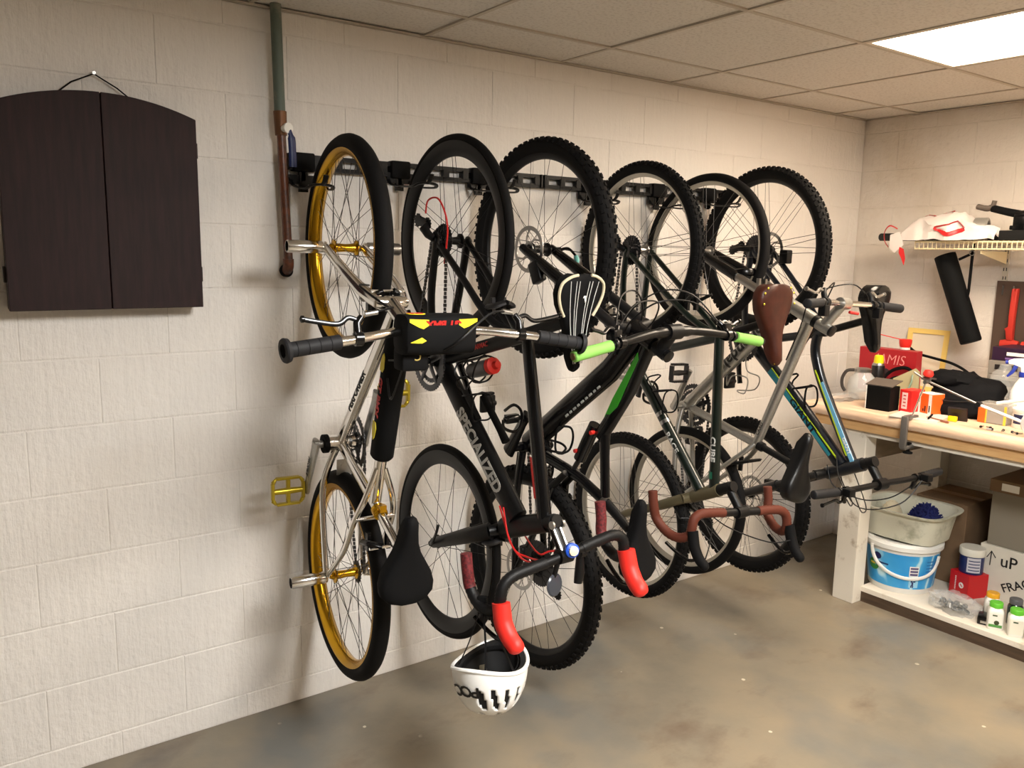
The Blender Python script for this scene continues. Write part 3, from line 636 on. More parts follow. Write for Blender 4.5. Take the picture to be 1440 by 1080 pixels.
    for s in (-1, 1):
        wing = [(0.0, -0.004), (0.014, -0.012), (0.026, -0.008), (0.05, 0.004), (0.05, 0.012), (0.03, 0.011), (0.0, 0.010)]
        MB().prism([(-s * (x + 0.04), y) for x, y in wing], P(0.002, 1.0304, 1.468), fx, Vector((0, 0, 1)), Vector((0, -1, 0)), 0.001).build('wing_print', YEL, pad, smooth=False)
    ell = [(0.024 * math.cos(a), 0.016 * math.sin(a)) for a in [2 * PI * i / 20 for i in range(20)]]
    MB().prism(ell, P(-0.058, 0.998, 1.4902), fx, Vector((0, 1, 0.05)).normalized(), Vector((0, -0.1, 1)), 0.0012).build('badge', YEL, pad, smooth=False)
    text('lettering', 'GT', 0.026, REDP, pad, P(-0.058, 0.998, 1.4912), fx, Vector((0, 1, 0.05)), 0.001, 1.1)
    MB().prism([(-0.03, 0), (0.0, 0.012), (0.012, 0.004), (0.0, -0.002)], P(-0.056, 1.0312, 1.424), Vector((1, 0, 0)), Vector((0, 0, 1)), Vector((0, -1, 0)), 0.001).build('wing_print', YEL, pad, smooth=False)
    text('lettering', 'C', 0.026, mat('gold_print', (190, 168, 90), 0.5), pad, P(-0.05, 0.9958, 1.387), fx, Vector((0, 0, -1)), 0.0004)
    # foam pad around the top tube
    a, c = Vector((0.648, 1.056)), Vector((0.765, 1.425)); rings = []
    D = Vector((0, -(c - a).x, (c - a).y)).normalized(); O = D.cross(Vector((1, 0, 0))).normalized()
    for t, k in ((0, .82), (0.02, .98), (0.3, 1.0), (0.7, 1.0), (0.98, .98), (1, .82)):
        p = a + (c - a) * t; C0 = P(0, p.x, p.y)
        rings.append([C0 + Vector((1, 0, 0)) * (0.034 * k * math.cos(g)) + O * (0.037 * k * math.sin(g)) for g in [2 * PI * i / 22 for i in range(22)]])
    tp = MB().loft(rings).build('top_tube_pad', MBLK, b, angle=60)
    gg = ang2(a, c); off = -0.0335
    side_text(tp, 'GT BMX', 0.026, REDP, off - .0008, lerp2(a, c, 0.50), gg + 180, 0.0010, 1.25, wrap=0.034)
    for t0, sgn in ((0.70, 1), (0.30, -1)):
        m0 = lerp2(a, c, t0); dd = Vector((D.y * -1, D.z)); oo = Vector((-dd.y, dd.x)) * -1
        pts = [(0, -0.012), (0.02, -0.013), (0.045, -0.006), (0.055, 0.002), (0.045, 0.009), (0.015, 0.013), (0.0, 0.006)]
        side_poly(tp, 'wing_print', YEL, off - .0012, [(m0[0] + dd.x * x * sgn + oo.x * y, m0[1] + dd.y * x * sgn + oo.y * y) for x, y in pts], 0.0016)
    # brakes
    for c0, nm in (((0.62, 1.50), 'f'), ((0.62, 0.80), 'r')):
        mb = MB(); w0, z0 = c0
        for s in (-1, 1):
            mb.tube(catmull([P(s * 0.014, w0 + 0.07, z0 + (.03 if nm == 'f' else .005)), P(s * 0.045, w0 + 0.055, z0 + .012), P(s * 0.05, w0 + 0.01, z0 + .005)], 4), [(0.010, 0.008)] * 9, 8)
            mb.box(P(s * 0.030, w0 + 0.004, z0), (0.012, 0.018, 0.055))
        mb.build('brake_caliper', GBLK, b)
        MB().tube([P(-0.05, w0 + .065, z0 + .03 if nm == 'f' else z0), P(0.05, w0 + .065, z0 + .03 if nm == 'f' else z0)], 0.004, 8).build('brake_bolt', CHROME, b)
    cable(b, BLK, [(-0.185, 1.02, 1.494), (-0.12, 1.0, 1.505), (-0.08, 0.87, 1.50), (-0.115, 0.78, 1.545), (-0.06, 0.70, 1.545)], 0.003)
    cable(b, BLK, [(-0.05, 0.97, 1.40), (-0.045, 0.90, 1.35), (-0.036, 0.80, 1.25), (-0.030, 0.76, 1.30)], 0.003)
    cable(b, BLK, [(0.185, 1.02, 1.494), (0.12, 1.04, 1.49), (0.02, 1.05, 1.42), (-0.02, 0.92, 1.37), (-0.03, 0.77, 1.35)], 0.003)
bike_chrome()

# ================================================================ bicycle 2: black road bike, hangs by its rear wheel
def bike_road():
    b = bike_root('black aero road bicycle with red brake hoods and white lettering on down tube', 1.445, 0.0)
    R = 0.338; hr, hf = (0.388, 1.673), (0.352, 0.640); bb = (0.315, 1.272); sc = (0.800, 1.402)
    ax = Vector((0, -0.94, 0.35))
    wheel(b, *hr, R, 0.0135, 0.050, 0.026, RUB, CARB, SPOKB, BLK, 24, cass=-1, cassR=0.052, hubw=0.030, cross=0.75, big=False)
    wheel(b, *hf, R, 0.0135, 0.050, 0.026, RUB, CARB, SPOKB, BLK, 20, hubw=0.030, cross=0.75, big=False, steer=-3, axis=ax)
    hb, ht = (0.705, 0.785), (0.920, 0.866)
    tb('seat_tube', b, CARB, [(0, *bb), (0, *sc)], [(0.017, 0.024), (0.015, 0.022)], 16)
    tb('top_tube', b, GBLK, [(0, 0.803, 1.412), (0, 0.906, 0.875)], [(0.016, 0.021), (0.02, 0.026)], 16)
    tb('down_tube', b, CARB, [(0, bb[0], bb[1]), (0, 0.775, 0.838)], [(0.027, 0.036), (0.025, 0.044)], 18)
    g = ang2(bb, (0.775, 0.838))
    side_text(b, 'SPECIALIZED', 0.066, GREYL, -0.0275, (0.592, 1.018), g, 0.0024, 0.85, 0.15)
    side_poly(b, 'red_stripe', REDP, -0.0185, [(0.853, 1.05), (0.862, 1.05), (0.886, 0.93), (0.878, 0.93)])
    side_text(b, 'TARMAC', 0.022, REDP, -0.0185, (0.585, 1.348), ang2(bb, sc), 0.0004)
    tb('head_tube', b, CARB, [(0, *hb), (0, *ht)], [(0.024, 0.034), (0.022, 0.030)], 18)
    stays('seat_stay', b, CARB, (0.735, 1.405), hr, 0.014, 0.058, 0.011, 0.009, [(0.040, 0.66, 1.445), (0.052, 0.53, 1.56)], 1.3)
    stays('chain_stay', b, CARB, (0.325, 1.285), hr, 0.022, 0.060, 0.012, 0.011, [(0.036, 0.325, 1.36), (0.054, 0.345, 1.50)], 1.5)
    dropout(b, BLK, *hr, 0.060); dropout(b, BLK, *hf, 0.054, 0.013)
    rigid_fork(b, hf, (0.672, 0.772), ht, CARB, 0.052, 0.015, 0.009, 0.0, 1.9, 0.03)
    MB().tube(catmull([P(-0.06, 0.352, 0.64), P(-0.075, 0.39, 0.66), P(-0.078, 0.42, 0.70), P(-0.072, 0.425, 0.73)], 4), [(0.004, 0.006)] * 13, 8).build('quick_release', BLK, b)
    crankset(b, bb, (-0.46, 0.88), 0.172, -1, 0.100, 50, GBLK, GUN, 'clipless', 0.072)
    chain(b, -1, bb, 0.098, hr, 0.045, m=GUN)
    derailleur(b, -1, hr, (-0.72, 0.60))
    cable(b, REDC, [(-0.07, 0.335, 1.76), (-0.075, 0.36, 1.80), (-0.07, 0.42, 1.80), (-0.06, 0.455, 1.72), (-0.05, 0.42, 1.60)], 0.003)
    # aero post and saddle
    tb('seatpost', b, CARB, [(0, 0.79, 1.400), (0, 1.0, 1.462)], [(0.012, 0.02), (0.011, 0.018)], 14)
    MB().box(P(0, 0.998, 1.462), (0.045, 0.03, 0.04)).build('saddle_clamp', BLK, b, bevel=0.005)
    sd, T, L, U, d = saddle(b, MBLK, (1.060, 1.582), (1.030, 1.318), 0.152, 'cut', 0.04, railm=BLK, sink=0.003)
    for s in (-1, 1):
        for o0, o1 in ((0.18, .10), (0.33, .18), (0.62, 0.40)):
            pts = [T + L * t + Vector((s * (o0 * 0.075 * (1 - t) + 0.075 * o1 * .25 * t + 0.004), 0, 0)) + U * (0.0016 - 0.010 * math.sin(PI * min(1, t * 1.15)) - (0.0012 if o0 > .5 else 0.0018)) for t in (0.06, 0.2, 0.35, 0.5, 0.65, 0.8, 0.9)]
            MB().tube(pts, [(0.0011, 0.0011)] * 7, 6).build('pinstripe', GREYL, sd)
        rim = [T + L * t + Vector((s * 0.076 * k, 0, 0)) - U * (0.006 + 0.010 * math.sin(PI * min(1, t * 1.15))) for t, k in ((0.0, .30), (0.015, .55), (0.05, .80), (0.10, .96), (0.20, 1.0), (0.32, .87), (0.42, .66))]
        MB().tube(catmull(rim, 4), 0.0042, 8).build('saddle_edge', mat('cream_edge', (196, 184, 156), 0.6), sd)
    MB().prism([(0, 0.014), (0.004, 0.004), (0.008, 0.006), (0.0, -0.016), (-0.003, -0.002), (-0.007, -0.004)], T + L * 0.22 + Vector((0.012, 0, 0)) + U * -0.0105, Vector((1, 0, 0)), Vector((0, 0, 1)), U, 0.002).build('saddle_emblem', WHITE, sd, smooth=False)
    # cockpit
    st = Vector((0.935, 0.872)); cl = (1.000, 0.790)
    tb('headset', b, BLK, [(0, *ht), (0, 0.955, 0.880)], 0.021, 16)
    MB().lathe([(0.019, -0.022), (0.019, 0.022)], P(0, 0.945, 0.876), P(0, .93, .35), 16).tube([P(0, 0.945, 0.868), P(0, *cl)], [0.017, 0.015], 14).lathe([(0.022, -0.022), (0.022, 0.022)], P(0, *cl), (1, 0, 0), 16).build('stem', BLK, b)
    for s in (-1, 1): MB().tube([P(s * 0.012, 0.965, 0.86), P(s * 0.012, 1.01, 0.80)], 0.005, 8).lathe([(0.012, -.003), (0.012, .003)], P(s * 0.018, 0.965, 0.872), (1, 0, 0), 14).build('stem_strap', ALU, b)
    drop_bar(b, cl, Vector((0.12, -0.993)), Vector((0.993, 0.12)), 0.205, mat('black_bar_tape', (14, 14, 15), 0.5, spec=0.3, bump=0.35, bscale=200), BLK, RED, (0.038, 0.03), 0.01, endm=mat('red_speckled_tape', (92, 26, 30), 0.6, var=0.7, scale=140), hood_tip=0.165, hood_up=0.06, hoodr=0.0255)
    MB().lathe([(0.018, 0), (0.021, 0.004), (0.021, 0.016), (0.016, 0.020)], P(0.012, 1.012, 0.808), P(-0.25, 1.0, 0.2), 18).build('bell_body', mat('blue_bell', (28, 78, 190), 0.4), b)
    MB().lathe([(0.014, 0.018), (0.014, 0.026), (0.006, 0.029)], P(0.012, 1.012, 0.808), P(-0.25, 1.0, 0.2), 18).build('bell_cap', mat('pale_plastic', (214, 206, 180), 0.5), b)
    MB().lathe([(0.016, -.01), (0.016, .01)], P(0.06, 1.005, 0.79), (1, 0, 0), 14).tube([P(0.06, 1.0, 0.775), P(0.06, 1.0, 0.725), P(0.055, 1.0, 0.695)], [(0.011, 0.012), (0.016, 0.014), (0.014, 0.01)], 12).build('computer_mount', BLK, b)
    MB().lathe([(0.004, 0.0), (0.030, 0.004), (0.034, 0.010), (0.030, 0.014), (0.004, 0.016)], P(-0.03, 0.985, 0.705), P(0.25, 1, 0.1), 20).build('front_lamp', mat('dark_lens', (52, 56, 64), 0.25), b)
    MB().tube([P(-0.02, 1.0, 0.78), P(-0.028, 0.99, 0.73)], 0.008, 10).build('lamp_bracket', BLK, b)
    for k, (e0, e1) in enumerate(((-0.06, -0.09), (-0.04, -0.065), (0.05, 0.08))):
        cable(b, REDC, [(-0.026 if k < 2 else 0.012, 0.735 - .02 * k, 0.865), (-0.05 if k < 2 else .02, 0.80 + .02 * k, 0.79 - .02 * k), (e0, 0.88, 0.755), (e1, 0.985, 0.782)], 0.003)
    # rim brakes
    for c0, sg in (((0.665, 0.735), 1), ((0.665, 1.478), 1)):
        mb = MB()
        for s in (-1, 1): mb.tube(catmull([P(s * 0.004, c0[0] + .03, c0[1] + .012), P(s * 0.034, c0[0] + .02, c0[1] + .002), P(s * 0.036, c0[0] - .02, c0[1] - .004)], 4), [(0.007, 0.011)] * 9, 8)
        mb.box(P(-.02, c0[0] - .01, c0[1]), (0.012, 0.012, 0.05)).box(P(.02, c0[0] - .01, c0[1]), (0.012, 0.012, 0.05)); mb.build('brake_caliper', GUN, b)
    # bottle and cage on seat tube, cage and pump on down tube
    c = lerp2(bb, sc, 0.42); n2 = (0.25, -0.968)
    bottle_cage(b, (c[0] + .006, c[1] - .024), (0.966, 0.259), (0.259, -0.966), BLK)
    MB().lathe([(0.004, -0.055), (0.024, -0.053), (0.026, -0.03), (0.026, 0.045), (0.018, 0.052)], P(0.02, 0.535, 1.268), P(0.05, 0.966, 0.259), 20).build('water_bottle', mat('grey_bottle', (96, 96, 98), 0.4), b)
    MB().lathe([(0.018, 0.050), (0.027, 0.052), (0.027, 0.070), (0.014, 0.076), (0.012, 0.092), (0.004, 0.095)], P(0.02, 0.535, 1.268), P(0.05, 0.966, 0.259), 20).build('bottle_cap', RED, b)
    dn = Vector((0.46, -0.434)).normalized(); on = Vector((0.69, 0.73))
    m0 = Vector(lerp2(bb, (0.775, 0.838), 0.36)) + Vector((0.685, 0.728)) * 0.04
    bottle_cage(b, tuple(m0), (0.73, -0.685), (0.685, 0.73), BLK)
    MB().tube([P(0.035, *(m0 + Vector((0.02, 0.03)))), P(0.035, *(m0 + Vector((0.12, -0.065)))), P(0.035, *(m0 + Vector((0.15, -0.095))))], [0.012, 0.012, 0.014], 12).build('mini_pump', MBLK, b)
bike_road()

# ================================================================ bicycle 3: black and green full-suspension bike, front up
def bike_trail():
    b = bike_root('black and green full-suspension mountain bicycle with lime grips', 1.778, 0.8)
    R = 0.376; hf, hr = (0.420, 1.650), (0.406, 0.492); bb = (0.385, 0.942)
    wheel(b, *hf, R, 0.029, 0.024, 0.034, RUB, BLK, SPOKB, BLK, 28, knob=76, rotor=-1, hubw=0.036)
    wheel(b, *hr, R, 0.029, 0.024, 0.034, RUB, BLK, SPOKB, BLK, 28, knob=76, rotor=-1, cass=1, cassR=0.085, hubw=0.038)
    crown, hbt, htp = (0.880, 1.422), (0.892, 1.416), (0.985, 1.372)
    susp_fork(b, hf, crown, htp, 0.066, GBLK, GUN, BLK)
    MB().box(P(-0.07, 0.50, 1.575), (0.03, 0.05, 0.075), (1, 0, 0), (0, .9, -.42), (0, .42, .9)).build('brake_caliper', BLK, b, bevel=0.006)
    MB().tube([P(0.07, 0.42, 1.65), P(0.095, 0.42, 1.65)], 0.010, 12).tube(catmull([P(0.095, 0.42, 1.65), P(0.1, 0.46, 1.655), P(0.1, 0.50, 1.63)], 4), (0.006, 0.004), 8).build('axle_lever', BLK, b)
    MB().lathe([(0.008, 0), (0.009, 0.018), (0.004, 0.026)], P(0.1, 0.50, 1.63), P(0, .4, -1), 12).build('lever_tip', mat('aqua_plastic', (120, 200, 196), 0.5), b)
    tb('head_tube', b, GBLK, [(0, *hbt), (0, *htp)], [0.030, 0.027], 18)
    tb('top_tube', b, GBLK, [(0, 0.965, 1.382), (0, 0.89, 1.23), (0, 0.80, 1.10), (0, 0.762, 1.05)], [(0.020, 0.030), (0.019, 0.027), (0.018, 0.026), (0.017, 0.026)], 16)
    tb('frame_strut', b, GBLK, [(0, 0.782, 1.085), (0, 0.786, 0.99), (0, 0.796, 0.842)], [(0.016, 0.022), (0.014, 0.018), (0.014, 0.017)], 14)
    tb('down_tube', b, GBLK, [(0, 0.915, 1.398), (0, 0.80, 1.275), (0, 0.385, 0.955)], [(0.027, 0.034), (0.029, 0.040), (0.029, 0.038)], 18)
    tb('seat_tube', b, GBLK, [(0, *bb), (0, 0.60, 0.905), (0, 0.68, 0.885), (0, 0.805, 0.836)], [0.020, 0.019, 0.018, 0.018], 16)
    side_poly(b, 'green_flash', GREEN, -0.0195, [(0.935, 1.345), (0.940, 1.325), (0.855, 1.165), (0.822, 1.135), (0.806, 1.135), (0.80, 1.125), (0.835, 1.19)], 0.003)
    mb = MB(); dd = Vector((0.415, 0.32)).normalized(); q = Vector((dd.y, -dd.x))
    for k in range(9):
        p = Vector((0.60, 1.121)) + dd * (k * 0.024) + q * 0.027; mb.box(P(-0.0215, *p), (0.002, 0.012 if k % 2 else 0.016, 0.010), (1, 0, 0), P(0, *dd), P(0, *q))
    mb.build('white_print', GREYL, b, smooth=False)
    # shock, rocker, stays
    tb('shock', b, GBLK, [(0, 0.735, 1.085), (0, 0.70, 1.02), (0, 0.665, 0.955)], [0.020, 0.022, 0.021], 16)
    tb('shock_shaft', b, GUN, [(0, 0.668, 0.96), (0, 0.630, 0.905)], 0.009, 12)
    MB().lathe([(0.007, -.008), (0.007, .008)], P(-0.018, 0.742, 1.062), (1, 0, 0), 12).build('rebound_knob', RED, b)
    MB().lathe([(0.007, -.007), (0.007, .007)], P(-0.018, 0.665, 0.985), (1, 0, 0), 12).build('rebound_knob', REDP, b)
    stays('rocker_link', b, BLK, (0.625, 0.90), (0.555, 0.835), 0.026, 0.030, 0.012, 0.013)
    stays('seat_stay', b, GBLK, (0.56, 0.838), hr, 0.030, 0.068, 0.013, 0.011, [(0.052, 0.525, 0.72), (0.062, 0.47, 0.60)])
    stays('chain_stay', b, GBLK, (0.39, 0.925), hr, 0.032, 0.070, 0.014, 0.012, [(0.050, 0.388, 0.80), (0.062, 0.395, 0.65)])
    dropout(b, BLK, *hr, 0.070); caliper(b, P(-0.065, 0.46, 0.575))
    tb('seat_collar', b, STEEL, [(0, 0.790, 0.842), (0, 0.805, 0.836)], 0.0215, 16)
    tb('seatpost', b, BLK, [(0, 0.795, 0.84), (0, 0.868, 0.800), (0, 0.930, 0.762)], [0.0165, 0.0155, 0.0125], 14)
    MB().box(P(0, 0.935, 0.757), (0.05, 0.032, 0.04)).build('saddle_clamp', ALU, b, bevel=0.005)
    saddle(b, MBLK, (0.988, 0.628), (0.975, 0.888), 0.142, 'sport', 0.045, railm=BLK)
    crankset(b, bb, (0.60, 0.80), 0.172, 1, 0.064, 30, GBLK, GUN, 'clip', 0.088, armr=(0.014, 0.026))
    chain(b, 1, bb, 0.064, hr, 0.05); derailleur(b, 1, hr, (0.5, -0.8))
    tb('chain_guide', b, BLK, [(0, 0.47, 0.985), (0, 0.45, 0.935)], 0.012)
    # cockpit
    cl = (1.056, 1.418)
    MB().lathe([(0.021, -0.024), (0.021, 0.024)], P(0, 1.012, 1.359), P(0, .9, -.43), 18).tube([P(0, 1.012, 1.362), P(0, *cl)], [0.02, 0.018], 14).lathe([(0.023, -0.026), (0.023, 0.026)], P(0, *cl), (1, 0, 0), 18).build('stem', BLK, b)
    MB().lathe([(0.019, 0), (0.019, 0.014), (0.008, 0.017)], P(0, 1.032, 1.349), P(0, .9, -.43), 18).build('stem_cap', GBLK, b)
    bar = MB().tube(catmull([P(-0.388, 1.068, 1.372), P(-0.25, 1.073, 1.395), P(-0.12, 1.064, 1.414), P(-0.045, 1.056, 1.418), P(0.045, 1.056, 1.418), P(0.12, 1.064, 1.414), P(0.25, 1.073, 1.396), P(0.40, 1.072, 1.371)], 5), [0.0112] * 8 + [0.0125] * 6 + [0.0158] * 8 + [0.0125] * 6 + [0.0112] * 8, 14).build('handlebar', mat('brushed_black_bar', (28, 27, 26), 0.3, 0.5), b)
    for s in (-1, 1):
        grip(b, LIME, (s * 0.262, 1.073, 1.393), (s * 0.392, 1.068, 1.371), 0.0162, endm=mat('bronze_cap', (96, 76, 48), 0.4, 0.6))
        flat_lever(b, (s * 0.225, 1.072, 1.399), s, (-0.55, 0.8), GBLK, 0.085)
        MB().lathe([(0.0165, -.006), (0.0165, .006)], P(s * 0.248, 1.073, 1.396), (1, 0, 0), 16).box(P(s * 0.232, 1.052, 1.42), (0.03, 0.035, 0.03)).build('shifter', GBLK, b, bevel=0.003)
    for s in (-1, 1):
        cable(b, BLK, [(s * 0.20, 1.04, 1.445), (s * 0.12, 1.02, 1.50), (s * 0.0, 0.99, 1.50), (s * -0.05, 0.93, 1.44), (s * -0.03, 0.88, 1.38)], 0.0026)
        cable(b, BLK, [(s * 0.215, 1.04, 1.44), (s * 0.15, 0.99, 1.52), (s * 0.05, 0.95, 1.53), (s * -0.03, 0.90, 1.46), (s * -0.035, 0.85, 1.33)], 0.0026)
    m0 = Vector((0.52, 1.03)); bottle_cage(b, (0.515, 1.012), (0.79, 0.61), (0.61, -0.79), MBLK, 0.0042)
    tb('rear_hose', b, BLK, [(-0.03, 0.36, 0.92), (-0.05, 0.37, 0.8), (-0.068, 0.40, 0.62)], 0.003, 8, smooth=5)
bike_trail()

# ================================================================ bicycle 4: dark green bike with brown saddle and tape, rear up
def bike_gravel():
    b = bike_root('dark green gravel bicycle with brown leather saddle and brown drop-bar tape', 2.325, -2.5)
    R = 0.338; hr, hf = (0.350, 1.655), (0.356, 0.580); bb = (0.335, 1.232); sc = (0.800, 1.356)
    wheel(b, *hr, R, 0.024, 0.020, 0.026, RUB, WALLRIM, SPOKE, STEEL, 32, knob=84, cass=-1, cassR=0.055)
    wheel(b, *hf, R, 0.024, 0.020, 0.026, RUB, WALLRIM, SPOKE, STEEL, 32, knob=84)
    crown, ht = (0.690, 0.740), (0.835, 0.806)
    tb('seat_tube', b, DGREEN, [(0, *bb), (0, *sc)], 0.0165, 16)
    tb('top_tube', b, DGREEN, [(0, 0.792, 1.375), (0, 0.808, 0.800)], [0.0175, 0.019], 16)
    tb('down_tube', b, DGREEN, [(0, *bb), (0, 0.742, 0.782)], [0.020, 0.021], 16)
    side_text(b, 'CUBE', 0.030, GREYL, -0.0192, (0.806, 0.952), -88.5, 0.0006, 1.25, wrap=0.0185)
    side_text(b, 'RACE', 0.030, GREYL, -0.0212, lerp2(bb, (0.742, 0.782), 0.66), ang2(bb, (0.742, 0.782)), 0.0004, 1.2, wrap=0.0205)
    for t in (0.44, 0.50): 
        p = lerp2(bb, (0.742, 0.782), t); q = lerp2(bb, (0.742, 0.782), t + .025); tb('silver_band', b, STEEL, [(0, *p), (0, *q)], 0.0212, 16)
    tb('seat_tube_collar', b, mat('green_band', (30, 96, 72), 0.35, coat=0.3), [(0, 0.803, 0.868), (0, 0.804, 0.842)], 0.0195, 16)
    tb('head_tube', b, mat('bronze_paint', (96, 88, 66), 0.4, 0.4), [(0, 0.712, 0.750), (0, *ht)], 0.024, 18)
    stays('seat_stay', b, DGREEN, (0.765, 1.372), hr, 0.012, 0.060, 0.010, 0.009, [(0.040, 0.68, 1.42), (0.056, 0.50, 1.545)], 1.2)
    stays('chain_stay', b, DGREEN, (0.338, 1.245), hr, 0.022, 0.062, 0.012, 0.010, [(0.044, 0.333, 1.33), (0.060, 0.336, 1.52)], 1.4)
    dropout(b, DGREEN, *hr, 0.062); dropout(b, STEEL, *hf, 0.056)
    rigid_fork(b, hf, crown, ht, mat('bronze_paint', (96, 88, 66), 0.4, 0.4), 0.055, 0.015, 0.010, 0.02, 1.3, 0.034)
    crankset(b, bb, (0.25, 0.97), 0.17, -1, 0.088, 42, GUN, STEEL, 'clip', 0.076)
    chain(b, -1, bb, 0.086, hr, 0.045); derailleur(b, -1, hr, (-0.75, 0.35))
    post(b, BLK, (0.79, 1.354), (0.998, 1.424), 0.0138, STEEL)
    sd, T, L, U, d = saddle(b, LEATH, (1.048, 1.552), (1.062, 1.284), 0.165, 'wide', 0.05, railm=STEEL)
    for t, k in ((0.03, .35), (0.05, .74), (0.11, .93), (0.24, .98)):
        for s in (-1, 1): MB().lathe([(0.0042, 0), (0.003, 0.002), (0.001, 0.003)], T + L * t + Vector((s * 0.0825 * k * .92, 0, 0)) - U * 0.0085, U, 10).build('rivet', GOLDP, sd)
    for s in (-1, 1): MB().lathe([(0.005, 0), (0.003, 0.002)], T + L * 0.965 + Vector((s * 0.010, 0, 0)) - U * 0.014, U, 10).build('rivet', GOLDP, sd)
    cl = (0.938, 0.752)
    tb('headset', b, BLK, [(0, *ht), (0, 0.885, 0.829)], 0.0205, 16)
    MB().lathe([(0.019, -0.022), (0.019, 0.022)], P(0, 0.880, 0.826), P(0, .91, .41), 16).tube([P(0, 0.880, 0.822), P(0, *cl)], [0.017, 0.016], 14).lathe([(0.021, -0.024), (0.021, 0.024)], P(0, *cl), (1, 0, 0), 16).build('stem', BLK, b)
    drop_bar(b, cl, Vector((0.10, -0.995)), Vector((0.995, 0.10)), 0.212, BTAPE, BLK, MBLK, (-0.02, 0.028), 0.035, drop=0.13, hood_tip=0.165, hood_up=0.05, bare=0.075)
    cable(b, BLK, [(-0.2, 0.97, 0.63), (-0.14, 0.93, 0.66), (-0.05, 0.85, 0.70), (-0.02, 0.75, 0.70)]); cable(b, BLK, [(0.2, 1.0, 0.63), (0.14, 0.95, 0.62), (0.05, 0.83, 0.66), (0.02, 0.72, 0.72)])
    for c0 in ((0.655, 0.700), (0.655, 1.470)):
        mb = MB()
        for s in (-1, 1): mb.box(P(s * 0.022, c0[0] - .005, c0[1]), (0.012, 0.016, 0.06)).tube([P(s * 0.03, c0[0] - .01, c0[1]), P(s * 0.05, c0[0] + .045, c0[1] + (-.03 if c0[1] < 1 else .03))], (0.008, 0.006), 8)
        mb.tube([P(-0.05, c0[0] + .045, c0[1] + (-.03 if c0[1] < 1 else .03)), P(0, c0[0] + .075, c0[1] + (-.03 if c0[1] < 1 else .03)), P(0.05, c0[0] + .045, c0[1] + (-.03 if c0[1] < 1 else .03))], 0.0022, 6); mb.build('cantilever_brake', BLK, b)
    a = lerp2(bb, (0.742, 0.782), 0.36); bottle_cage(b, (a[0] + .0155, a[1] + .0145), (0.67, -0.742), (0.742, 0.67), MBLK)
bike_gravel()

